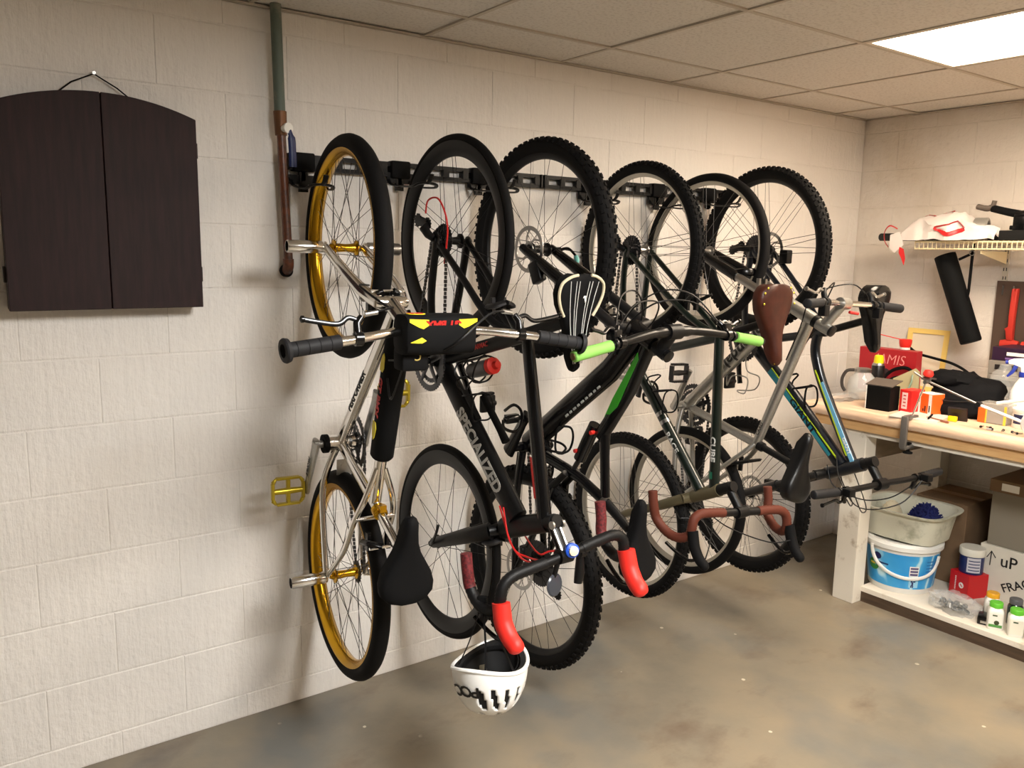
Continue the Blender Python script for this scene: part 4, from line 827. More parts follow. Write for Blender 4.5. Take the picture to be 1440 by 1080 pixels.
# ================================================================ bicycle 5: bare aluminium bike, front up
def bike_silver():
    b = bike_root('silver aluminium bicycle with dark lettering and black front fork', 2.700, 1.5, 3.2)
    R = 0.323; hf, hr = (0.332, 1.660), (0.342, 0.583); bb = (0.312, 0.996); sc = (0.684, 0.898)
    wheel(b, *hf, R, 0.020, 0.020, 0.026, RUB, WALLRIM, SPOKE, STEEL, 32, cross=0.9)
    wheel(b, *hr, R, 0.020, 0.020, 0.026, RUB, WALLRIM, SPOKE, STEEL, 32, cass=1, cassR=0.055, cross=0.9)
    crown, ht = (0.715, 1.488), (0.885, 1.408)
    susp_fork(b, hf, crown, ht, 0.060, GBLK, STEEL, BLK, frac=0.60)
    tb('head_tube', b, ALU, [(0, 0.728, 1.482), (0, *ht)], 0.026, 18)
    tb('down_tube', b, ALU, [(0, *bb), (0, 0.765, 1.458)], 0.0265, 18)
    tb('top_tube', b, ALU, [(0, *sc), (0, 0.868, 1.412)], [0.0185, 0.021], 18)
    tb('seat_tube', b, ALU, [(0, *bb), (0, 0.710, 0.892)], 0.017, 16)
    g = ang2((0.765, 1.458), bb); side_text(b, 'cannondale', 0.068, mat('dark_print', (40, 38, 36), 0.5), -0.0267, lerp2(bb, (0.765, 1.458), 0.645), g, 0.0018, 1.08, wrap=0.0265)
    side_text(b, 'CAAD', 0.020, mat('dark_print', (40, 38, 36), 0.5), -0.0187, (0.705, 0.965), ang2(sc, (0.868, 1.412)), 0.0003, wrap=0.0185)
    stays('seat_stay', b, ALU, sc, hr, 0.012, 0.062, 0.0105, 0.009, [(0.034, 0.655, 0.862), (0.054, 0.585, 0.795)])
    stays('chain_stay', b, ALU, bb, hr, 0.024, 0.062, 0.012, 0.010, [(0.050, 0.312, 0.88), (0.060, 0.325, 0.72)])
    dropout(b, ALU, *hr, 0.063)
    tb('seat_collar', b, BLK, [(0, 0.696, 0.896), (0, 0.718, 0.890)], 0.0195, 16)
    post(b, BLK, (0.70, 0.895), (0.868, 0.848), 0.0136, STEEL)
    saddle(b, mat('saddle_vinyl', (11, 11, 12), 0.35), (0.915, 0.712), (0.930, 0.982), 0.150, 'sport', 0.055)
    crankset(b, bb, (0.42, 0.91), 0.17, 1, 0.090, 44, ALU, GUN, 'cage', 0.082)
    chain(b, 1, bb, 0.088, hr, 0.045); derailleur(b, 1, hr, (0.6, -0.7))
    cl = (0.995, 1.478)
    MB().lathe([(0.022, -0.03), (0.022, 0.03)], P(0, 0.928, 1.387), P(0, .92, -.39), 18).tube([P(0, 0.925, 1.392), P(0, *cl)], [0.020, 0.0185], 14).lathe([(0.022, -0.025), (0.022, 0.025)], P(0, *cl), (1, 0, 0), 18).build('stem', ALU, b)
    MB().lathe([(0.021, 0), (0.021, 0.010), (0.008, 0.013)], P(0, 0.955, 1.376), P(0, .92, -.39), 18).build('stem_cap', BLK, b)
    tb('headset', b, BLK, [(0, 0.882, 1.409), (0, 0.902, 1.400)], 0.0245, 16)
    MB().tube(catmull([P(-0.295, 1.045, 1.470), P(-0.15, 1.018, 1.478), P(0, *cl), P(0.15, 1.018, 1.478), P(0.295, 1.045, 1.474)], 6), 0.0112, 14).build('handlebar', CHROME, b)
    for s in (-1, 1):
        grip(b, GRIPB, (s * 0.20, 1.028, 1.476), (s * 0.31, 1.048, 1.471), 0.0165)
        flat_lever(b, (s * 0.155, 1.02, 1.478), s, (-0.35, 0.95), STEEL, 0.10, clampm=BLK)
        MB().lathe([(0.017, -.008), (0.017, .008)], P(s * 0.185, 1.025, 1.477), (1, 0, 0), 16).box(P(s * 0.178, 1.03, 1.45), (0.03, 0.03, 0.04)).build('shifter', BLK, b, bevel=0.004)
        cable(b, BLK, [(s * 0.13, 1.0, 1.52), (s * 0.05, 0.98, 1.55), (s * -0.05, 0.90, 1.50), (s * -0.05, 0.86, 1.38), (s * -0.028, 0.80, 1.25)])
    tb('bar_end_light', b, REDP, [(0.02, 1.01, 1.448), (0.06, 1.02, 1.444)], 0.006, 8)
    for c0, up in (((0.63, 1.525), 1), ((0.60, 0.80), -1)):
        mb = MB()
        for s in (-1, 1): mb.tube([P(s * 0.045, c0[0] - .01, c0[1]), P(s * 0.035, c0[0] + .085, c0[1] - .03 * up)], (0.008, 0.006), 8).box(P(s * 0.020, c0[0] + .005, c0[1]), (0.012, 0.014, 0.06))
        mb.tube([P(-0.035, c0[0] + .08, c0[1] - .03 * up), P(0.05, c0[0] + .08, c0[1] - .03 * up)], 0.003, 6); mb.build('v_brake', STEEL if up > 0 else BLK, b)
    a = lerp2(bb, (0.765, 1.458), 0.50); D = Vector((0, -0.70, 0.715)); O = Vector((0, -0.715, -0.70)); A = P(0, *a) + O * 0.027; X = Vector((1, 0, 0))
    mb = MB().tube([A - D * 0.07 + O * .004, A + D * 0.08 + O * .004], 0.003, 6)
    mb.tube(catmull([A - D * 0.07, A - D * 0.08 + O * 0.05 - X * .03, A - D * 0.03 + O * 0.04 - X * .036, A + D * 0.01 + O * 0.085 - X * 0.02, A - D * 0.05 + O * 0.115, A - D * 0.09 + O * 0.07 + X * .03, A - D * 0.02 + O * 0.12 + X * .03, A + D * 0.035 + O * 0.10 + X * .02, A + D * 0.0 + O * 0.04 + X * .03, A + D * .05], 5), 0.0027, 6)
    mb.build('bottle_cage', STEEL, b)
bike_silver()

# ================================================================ bicycle 6: teal and black hardtail, rear up
def bike_teal():
    b = bike_root('teal and black hardtail mountain bicycle with lime stripes', 3.060, -4.8, 0.6)
    R = 0.357; hr, hf = (0.364, 1.668), (0.366, 0.553); bb = (0.335, 1.256); sj = (0.708, 1.330)
    wheel(b, *hr, R, 0.0275, 0.022, 0.030, RUB, BLK, SPOKB, BLK, 32, knob=80, rotor=1, cass=-1, cassR=0.062)
    wheel(b, *hf, R, 0.0275, 0.022, 0.030, RUB, BLK, SPOKB, BLK, 32, knob=80, rotor=1)
    for h in (hr, hf): pass
    crown, ht = (0.790, 0.752), (0.965, 0.832)
    susp_fork(b, hf, crown, ht, 0.062, NAVY, GUN, BLK)
    tt = [(0, 0.705, 1.345), (0, 0.690, 1.275), (0, 0.705, 1.205), (0, 0.762, 1.085), (0, 0.928, 0.808)]
    tb('seat_tube', b, NAVY, [(0, *bb), (0, *sj), (0, 0.735, 1.338)], 0.0175, 16)
    tb('top_tube', b, NAVY, tt, [(0.017, 0.022)] * 21, 16, smooth=5)
    tb('down_tube', b, NAVY, [(0, *bb), (0, 0.60, 1.048), (0, 0.868, 0.805)], [(0.023, 0.027), (0.024, 0.031), (0.024, 0.030)], 18)
    # paint panels
    def strip(name, m, n, a, c, o0, o1, o2=None, o3=None, th=0.0012):
        d = (Vector(c) - Vector(a)).normalized(); q = Vector((-d.y, d.x)); o2 = o1 if o2 is None else o2; o3 = o0 if o3 is None else o3
        side_poly(b, name, m, n, [tuple(Vector(a) + q * o0), tuple(Vector(a) + q * o1), tuple(Vector(c) + q * o2), tuple(Vector(c) + q * o3)], th)
    da, dc = (0.48, 1.148), (0.825, 0.842)
    strip('teal_panel', TEAL, -0.0236, da, dc, -0.018, 0.008, 0.004, -0.010, 0.003)
    strip('lime_stripe', LIMEP, -0.0222, da, (0.85, 0.828), 0.010, 0.014, 0.012, 0.006, 0.003)
    side_text(b, 'GIANT', 0.040, NAVY, -0.0255, lerp2(da, dc, 0.56), ang2(da, dc), 0.0012, 1.5)
    ta, tc = (0.715, 1.178), (0.918, 0.830)
    strip('light_blue_panel', SKYB, -0.0172, (0.74, 1.125), tc, 0.003, 0.018, 0.018, 0.0, 0.003)
    strip('lime_stripe', LIMEP, -0.0178, ta, (0.90, 0.855), -0.004, 0.001, 0.0, -0.006, 0.003)
    side_text(b, 'GIANT', 0.018, WHITE, -0.0192, (0.893, 0.893), ang2(ta, tc), 0.0006, 1.3)
    tb('head_tube', b, NAVY, [(0, 0.802, 0.758), (0, *ht)], 0.0275, 18)
    stays('seat_stay', b, NAVY, (0.690, 1.345), hr, 0.014, 0.064, 0.010, 0.009, [(0.045, 0.64, 1.40), (0.060, 0.50, 1.54)], 1.3)
    stays('chain_stay', b, NAVY, (0.338, 1.27), hr, 0.026, 0.064, 0.012, 0.011, [(0.050, 0.338, 1.38), (0.062, 0.35, 1.54)], 1.4)
    dropout(b, BLK, *hr, 0.065); MB().box(P(0.058, 0.45, 1.64), (0.035, 0.045, 0.06)).build('brake_caliper', BLK, b, bevel=0.006)
    MB().box(P(0.06, 0.455, 0.61), (0.03, 0.05, 0.05)).build('brake_caliper', BLK, b, bevel=0.006)
    crankset(b, bb, (0.2, -0.98), 0.172, -1, 0.085, 36, GBLK, GUN, 'clipless', 0.080)
    chain(b, -1, bb, 0.084, hr, 0.05); derailleur(b, -1, hr, (-0.80, 0.10))
    post(b, GBLK, (0.72, 1.334), (0.925, 1.402), 0.0155, BLK)
    tb('seat_collar', b, BLK, [(0, 0.728, 1.337), (0, 0.745, 1.342)], 0.021, 16)
    saddle(b, GBLK, (0.985, 1.538), (0.985, 1.278), 0.150, 'sport', 0.055, railm=STEEL)
    cl = (1.048, 0.772)
    MB().lathe([(0.021, -0.024), (0.021, 0.024)], P(0, 0.995, 0.846), P(0, .91, .41), 18).tube([P(0, 0.995, 0.842), P(0, *cl)], [0.018, 0.017], 14).lathe([(0.023, -0.025), (0.023, 0.025)], P(0, *cl), (1, 0, 0), 18).build('stem', BLK, b)
    tb('headset', b, BLK, [(0, *ht), (0, 0.985, 0.842)], 0.022, 16)
    MB().tube(catmull([P(-0.36, 1.048, 0.776), P(-0.2, 1.055, 0.774), P(-0.05, *cl), P(0.05, *cl), P(0.2, 1.055, 0.774), P(0.38, 1.048, 0.784)], 6), 0.0118, 14).build('handlebar', BLK, b)
    for s in (-1, 1):
        grip(b, GRIPB, (s * 0.265, 1.052, 0.774), (s * 0.39, 1.046, 0.778), 0.0168)
        flat_lever(b, (s * 0.215, 1.055, 0.774), s, (-0.25, -0.95), GBLK, 0.115)
        MB().lathe([(0.017, -.008), (0.017, .008)], P(s * 0.25, 1.053, 0.774), (1, 0, 0), 16).box(P(s * 0.24, 1.085, 0.778), (0.035, 0.035, 0.03)).build('shifter', BLK, b, bevel=0.004)
        cable(b, BLK, [(s * 0.195, 1.045, 0.735), (s * 0.12, 1.01, 0.69), (s * 0.03, 0.95, 0.68), (s * -0.03, 0.86, 0.72), (s * -0.03, 0.82, 0.80)])
        cable(b, BLK, [(s * 0.21, 1.085, 0.770), (s * 0.12, 1.06, 0.68), (s * -0.02, 0.98, 0.66), (s * -0.05, 0.90, 0.76), (s * -0.03, 0.86, 0.85)])
    a = lerp2(bb, (0.868, 0.805), 0.50); bottle_cage(b, (a[0] + .022, a[1] + .022), (0.763, -0.646), (0.646, 0.763), MBLK, 0.0042)
bike_teal()

# ---------------------------------------------------------------- wall rack with one hook per bicycle
HOOKS = [(1.085, 0.352, 1.644, 0.274), (1.445, 0.388, 1.673, 0.267), (1.785, 0.420, 1.650, 0.304), (2.335, 0.350, 1.655, 0.276), (2.742, 0.332, 1.660, 0.268), (3.085, 0.364, 1.668, 0.288)]
rack = thing('bike_rack', 'black slotted steel wall rack that the bicycles hang from', 'bike rack', (2.10, 0, 1.90))
def rail(x0, x1):
    mb = MB(); z0, z1 = 1.897, 1.948; y = -0.026
    for z in (z0 + 0.007, z1 - 0.007): mb.box(((x0 + x1) / 2, -0.016, z), (x1 - x0, 0.028, 0.014))
    x = x0
    while x < x1 - 0.02:
        mb.box((min(x + 0.012, x1 - .012), -0.024, (z0 + z1) / 2), (0.024, 0.020, z1 - z0 - 0.02)); x += 0.085
    mb.box((x0 + 0.004, -0.02, (z0 + z1) / 2), (0.008, 0.038, z1 - z0)); mb.box((x1 - 0.004, -0.02, (z0 + z1) / 2), (0.008, 0.038, z1 - z0))
    return put_at(mb, 'rail', BLK, rack)
def put_at(mb, name, m, parent, **k):
    """geometry given in world space, parented to an unrotated thing"""
    o = Vector(parent.location); mb.v = [v - o for v in mb.v]; return mb.build(name, m, parent, **k)
rail(1.03, 2.085); rail(2.095, 3.19)
for x, w, z, Ri in HOOKS:
    dz = 0.70 * Ri; zh = z + dz; wi = w - math.sqrt(Ri * Ri - dz * dz) + 0.014
    br = MB().box((x, -0.022, 1.9225), (0.075, 0.044, 0.060)).box((x, -0.024, 1.880), (0.026, 0.012, 0.05)); br = put_at(br, 'bracket', MBLK, rack, bevel=0.006)
    mb = MB(); n = 0.043
    pts = [(x - n, -0.022, zh + 0.035), (x - n, -0.05, zh + 0.008), (x - n, -wi + 0.02, zh - 0.006), (x - n * .8, -wi - 0.012, zh + 0.002), (x, -wi - 0.018, zh + 0.006), (x + n * .8, -wi - 0.012, zh + 0.002), (x + n, -wi + 0.02, zh - 0.006), (x + n, -0.05, zh + 0.008), (x + n, -0.022, zh + 0.035)]
    mb.tube(catmull(pts, 4), [(0.0035, 0.0075)] * 33, 8, ref=(0, 0, 1))
    mb.tube(catmull([(x, -wi - 0.016, zh + 0.004), (x, -wi - 0.034, zh + 0.016), (x, -wi - 0.044, zh + 0.034)], 4), [(0.009, 0.0035)] * 9, 8)
    mb.box((x, -0.022, zh + 0.03), (2 * n + 0.01, 0.012, 0.03)); mb.box((x, -0.024, (1.86 + zh) / 2 + .01), (0.03, 0.012, max(0.02, 1.90 - zh)))
    put_at(mb, 'hook', BLK, br.parent)

# ---------------------------------------------------------------- helmet hanging from the road bike's bar
def helmet():
    c = Vector((1.226, -0.955, 0.518)); h = thing('bike_helmet', 'white bike helmet with black vents hanging upside down by its straps', 'helmet', c, (math.radians(-4), math.radians(6), math.radians(35)))
    A, B, C = 0.132, 0.102, 0.146     # long (x), wide (y), deep (z down)
    nu, nv = 96, 40
    def pt(u, v, k=1.0):
        a = 2 * PI * u; e = v * PI / 2; ce = math.cos(e) ** 0.82; se = math.sin(e)
        x, y = A * math.cos(a) * ce, B * math.sin(a) * ce; rim = 0.014 * math.cos(2 * a) * (1 - v)
        return Vector((x * k, y * k, -C * se * k + rim + (0.0 if k == 1 else -0.002)))
    def vent(u, v):
        if v < 0.12 or v > 0.93: return False
        for cu, hw, v0, v1, sl in VENTS:
            d = (u - cu - sl * (v - 0.5) + 0.5) % 1 - 0.5; wd = hw * min(1.0, 0.55 + 1.2 * min((v - v0), (v1 - v)) / (v1 - v0))
            if v0 < v < v1 and abs(d) < wd: return True
        return False
    VENTS = []
    for k, cu in enumerate((0.535, 0.60, 0.66, 0.72, 0.78, 0.85, 0.93, 0.03, 0.13, 0.23)): VENTS.append((cu, 0.014 if k else 0.02, 0.20 + .03 * (k == 0), 0.56, 0.05))
    for cu in (0.08, 0.33, 0.50, 0.63, 0.75, 0.92): VENTS.append((cu, 0.022, 0.63, 0.86, 0.0))
    VENTS.append((0.70, 0.03, 0.80, 0.90, 0)); VENTS.append((0.25, 0.03, 0.80, 0.90, 0))
    me = MB()
    for j in range(nv + 1):
        for i in range(nu): me.v.append(pt(i / nu, j / nv * 0.985))
    for j in range(nv):
        for i in range(nu):
            if not vent((i + .5) / nu, (j + .5) / nv): me.f.append((j * nu + i, j * nu + (i + 1) % nu, (j + 1) * nu + (i + 1) % nu, (j + 1) * nu + i))
    me.f.append(tuple(range(nv * nu, nv * nu + nu)))
    sh = me.build('shell', mat('helmet_white', (240, 240, 238), 0.28, coat=0.4), h, angle=60); md = sh.modifiers.new('solid', 'SOLIDIFY'); md.thickness = 0.006; md.offset = -1
    li = MB()
    for kk, order in ((0.945, 1), (0.80, -1)):
        st = len(li.v)
        for j in range(17):
            for i in range(48):
                li.v.append(pt(i / 48, j / 16 * 0.97, kk) + Vector((0, 0, 0.004 if kk > .9 and j == 0 else 0)))
        for j in range(16):
            for i in range(48): li.f.append((st + j * 48 + i, st + j * 48 + (i + 1) % 48, st + (j + 1) * 48 + (i + 1) % 48, st + (j + 1) * 48 + i))
        li.f.append(tuple(range(st + 16 * 48, st + 17 * 48)))
    for i in range(48): li.f.append((i, (i + 1) % 48, 17 * 48 + (i + 1) % 48, 17 * 48 + i))
    li.build('foam_liner', mat('liner_black', (11, 11, 12), 0.8), h)
    lip = MB().tube([pt(i / 64, 0, 0.985) + Vector((0, 0, 0.002)) for i in range(64)], 0.006, 8, closed=True); lip.build('rim_trim', MATS['helmet_white'], h)
    GP = mat('pad_grey', (120, 114, 98), 0.8)
    for u, v in ((0.70, 0.45), (0.78, 0.62), (0.30, 0.40), (0.20, 0.5), (0.38, 0.55), (0.12, 0.35), (0.55, 0.5)):
        p = pt(u, v, 0.79); q = -p.normalized(); a, b2 = frame_of(q, Vector((0, 0, 1))); MB().box(p + q * 0.003, (0.032, 0.022, 0.008), a, b2, q).build('comfort_pad', GP if u != .78 else MATS['liner_black'], h, bevel=0.004)
    MB().box(pt(0.27, 0.30, 0.785), (0.026, 0.002, 0.018)).build('care_label', WHITE, h, smooth=False)
    # cradle cage and retention band
    cg = MB().tube([Vector((0.098 * math.cos(a), 0.074 * math.sin(a), -0.02 + 0.02 * math.cos(a))) for a in [2 * PI * i / 40 for i in range(40)]], [(0.002, 0.007)] * 40, 6, closed=True)
    for a in (2.2, 2.9, 3.5, 4.1): cg.tube(catmull([Vector((0.098 * math.cos(a), 0.074 * math.sin(a), -0.02)), Vector((0.085 * math.cos(a), 0.07 * math.sin(a), -0.07)), Vector((0.04 * math.cos(a), 0.035 * math.sin(a), -0.105))], 4), [(0.002, 0.006)] * 9, 6)
    cg.build('fit_cradle', MBLK, h)
    # logo letters along the shell, upside down as the helmet is
    LG = mat('helmet_print', (18, 18, 18), 0.5)
    for ch, u in (('P', 0.505), ('O', 0.457), ('C', 0.409)):
        p = pt(u, 0.24); du = (pt(u + .01, 0.24) - pt(u - .01, 0.24)).normalized(); dv = (pt(u, 0.28) - pt(u, 0.20)).normalized(); N = du.cross(dv)
        if N.dot(p) > 0: pass
        X = -du if (-du).cross(dv).dot(Vector((p.x, p.y, 0))) > 0 else du
        Nn = X.cross(dv); text('lettering', ch, 0.046, LG, h, p + Nn * 0.0015, X, dv, 0.0012, 1.1)
    # straps up to the bar
    inv = h.matrix_basis.inverted(); hang = inv @ Vector((1.232, -0.905, 0.672))
    for u, k in ((0.55, 0), (0.95, 1), (0.30, 2), (0.70, 3)):
        p0 = pt(u, 0.08, 0.93); MB().tube(catmull([p0, p0 * 0.55 + hang * 0.45 + Vector((0.01, 0, -0.01)), hang], 6), [(0.006, 0.0012)] * 13, 6).build('strap', MBLK, h)
    MB().box(hang + Vector((0, 0, -0.012)), (0.016, 0.028, 0.05)).build('buckle', MBLK, h, bevel=0.003)
helmet()

# ---------------------------------------------------------------- dartboard cabinet on the wall
def cabinet():
    x0, x1, zb, zc, zp, dp = 0.212, 0.728, 1.456, 2.014, 2.064, 0.088; xm = (x0 + x1) / 2
    t = thing('dartboard_cabinet', 'dark brown wooden wall cabinet with arched top hung by a string', 'cabinet', (xm, 0, zb))
    W = wood_mat('dark_cabinet_wood', (33, 19, 19), (44, 26, 26), (14, 14, 1.2), 0.62, 0.0)
    W.node_tree.nodes['Principled BSDF'].inputs['Specular IOR Level'].default_value = 0.25; hw = (x1 - x0) / 2; Rr = (hw * hw + (zp - zc) ** 2) / (2 * (zp - zc)); H = zc - zb
    def arch(x): return H + (zp - zc) - (Rr - math.sqrt(Rr * Rr - x * x))
    def outline(a, b, inset=0.0, n=14):
        pts = [(a, 0 + inset), (b, 0 + inset)]
        for i in range(n + 1):
            x = b + (a - b) * i / n; pts.append((x, arch(x) - inset))
        return pts
    MB().prism(outline(-hw + .003, hw - .003, 0.002, 24), (0, -dp * .36, 0), (1, 0, 0), (0, 0, 1), (0, -1, 0), dp * .68).build('case', W, t, smooth=False)
    for a, b in ((-hw, -0.0012), (0.0012, hw)):
        MB().prism(outline(a, b), (0, -dp * .86, 0), (1, 0, 0), (0, 0, 1), (0, -1, 0), dp * .27).build('door', W, t, smooth=False, bevel=0.0015, bseg=1)
    for s in (-1, 1):
        for z in (0.10, 0.47): MB().box((s * (hw + .002), -dp * .72, z), (0.007, 0.014, 0.045)).lathe([(0.004, -.022), (0.004, .022)], (s * (hw + .004), -dp * .74, z), (0, 0, 1), 10).build('hinge', mat('dark_hinge', (44, 36, 32), 0.4, 0.7), t)
    ns = MB().tube(catmull([(-0.118, -0.02, arch(-0.118) - .01), (-0.06, -0.016, 0.638), (0.0, -0.012, 0.668)], 1) + [Vector((0.06, -0.016, 0.634)), Vector((0.118, -0.02, arch(0.118) - .01))], 0.0022, 6)
    ns.build('hanging_string', MBLK, t)
    MB().lathe([(0.0022, 0), (0.0022, 0.016), (0.006, 0.017), (0.005, 0.02)], (0, 0.0, 0.670), (0, -1, 0), 10).build('nail', STEEL, t)
cabinet()

# ---------------------------------------------------------------- pipe with ball valve
def pipe():
    t = thing('water_pipe', 'green painted and bare copper pipe with blue ball valve on the wall', 'pipe', (1.0, 0, 1.55))
    PG = worn('old_green_paint', (92, 104, 94), (132, 128, 114), 0.55, 0.75, 14); CU = worn('copper', (104, 58, 38), (64, 40, 30), 0.45, 0.65, 30, 0.4)
    q = lambda *p: Vector(p) - t.location
    MB().tube([q(1.000, -0.040, CH + 0.03), q(1.006, -0.040, 2.055)], 0.0175, 16).build('painted_pipe', PG, t)
    MB().tube([q(1.006, -0.040, 2.075), q(1.008, -0.040, 2.0)], [0.021, 0.019], 16).build('coupling', mat('old_brass', (110, 76, 52), 0.5, 0.5), t)
    MB().tube([q(1.008, -0.040, 2.01), q(1.022, -0.040, 1.60)], 0.0145, 16).build('copper_pipe', CU, t)
    MB().tube(catmull([q(1.022, -0.040, 1.605), q(1.0225, -0.036, 1.578), q(1.022, -0.012, 1.566), q(1.022, 0.01, 1.566)], 5), 0.0175, 14).build('elbow', CU, t)
    MB().lathe([(0.022, 0), (0.022, 0.012)], q(1.022, -0.012, 1.566), (0, -1, 0), 16).build('wall_collar', MBLK, t)
    MB().lathe([(0.012, 0), (0.012, 0.018), (0.017, 0.019), (0.017, 0.026), (0.006, 0.028)], q(1.012, -0.056, 2.02), (0.25, -1, 0), 14).build('valve_stem', WHITE, t)
    MB().tube(catmull([q(1.018, -0.078, 2.02), q(1.027, -0.08, 1.99), q(1.030, -0.078, 1.95), q(1.032, -0.076, 1.90)], 4), [(0.008, 0.004)] * 4 + [(0.013, 0.006)] * 9, 10, ref=(1, 0, 0)).build('valve_handle', mat('blue_vinyl', (28, 40, 84), 0.4), t)
pipe()

# ---------------------------------------------------------------- workbench
BT = 0.945
def bench():
    t = thing('workbench', 'long wooden workbench with white legs and a low shelf along the side wall', 'workbench', (3.95, -1.4, 0))
    TOP = wood_mat('bench_top', (206, 172, 144), (226, 198, 170), (8, 1, 8), 0.45); EDGE = wood_mat('bench_edge', (198, 152, 100), (216, 176, 122), (10, 1, 10), 0.55)
    WP = worn('worn_white_paint', (214, 208, 196), (150, 134, 112), 0.58, 0.72, 9); BRN = wood_mat('brown_fascia', (62, 48, 36), (82, 64, 48), (10, 1, 10), 0.6)
    w = lambda mb, n, m, **k: put_at(mb, n, m, t, **k)
    x0, x1, y0, y1 = 3.49, RX - 0.006, -0.335, -2.55
    prof = [(x1, BT - .052), (x0 + .02, BT - .052), (x0 + .006, BT - .046), (x0, BT - .032), (x0 + .001, BT - .016), (x0 + .009, BT - .004), (x0 + .026, BT), (x1, BT)]
    w(MB().loft([[(x, y, z) for x, z in prof] for y in (y0, y1)]), 'worktop', TOP)
    w(MB().box(((x0 + .03 + x1) / 2, (y0 - .055 + y1) / 2, BT - .076), (x1 - x0 - .03, y0 - .055 - y1, 0.044)), 'edge_board', EDGE, smooth=False, bevel=.002)
    w(MB().box(((x0 + .05 + x1) / 2, (y0 - .2 + y1) / 2, BT - .110), (x1 - x0 - .05, y0 - .2 - y1, 0.022)), 'under_board', WP, smooth=False)
    for y in (-0.60, -2.40):
        w(MB().box((3.585, y, (BT - .121) / 2), (0.09, 0.108, BT - .121)), 'leg', WP, smooth=False, bevel=.003); w(MB().box((4.30, y, (BT - .121) / 2), (0.09, 0.108, BT - .121)), 'leg', WP, smooth=False, bevel=.003)
        w(MB().box((3.94, y, 0.755), (0.62, 0.036, 0.138)), 'apron', wood_mat('apron_wood', (120, 106, 90), (138, 122, 104), (1, 8, 8)), smooth=False)
    w(MB().box((3.985, -1.5, 0.0625), (0.76, 1.70, 0.025)), 'low_shelf', worn('shelf_white', (222, 214, 200), (176, 160, 136), 0.58, 0.75, 7), smooth=False, bevel=.002)
    w(MB().box((3.622, -1.5, 0.025), (0.03, 1.69, 0.05)), 'fascia', BRN, smooth=False)
    w(MB().box((4.33, -1.5, 0.025), (0.03, 1.69, 0.05)), 'fascia', BRN, smooth=False)
bench()
SZ = 0.075
def lathe_thing(name, label, cat, loc, prof, m, seg=28, group=None):
    return tag(put(name, MB().lathe(prof, (0, 0, 0), (0, 0, 1), seg).mesh(name, m), None, loc), label, cat, group)
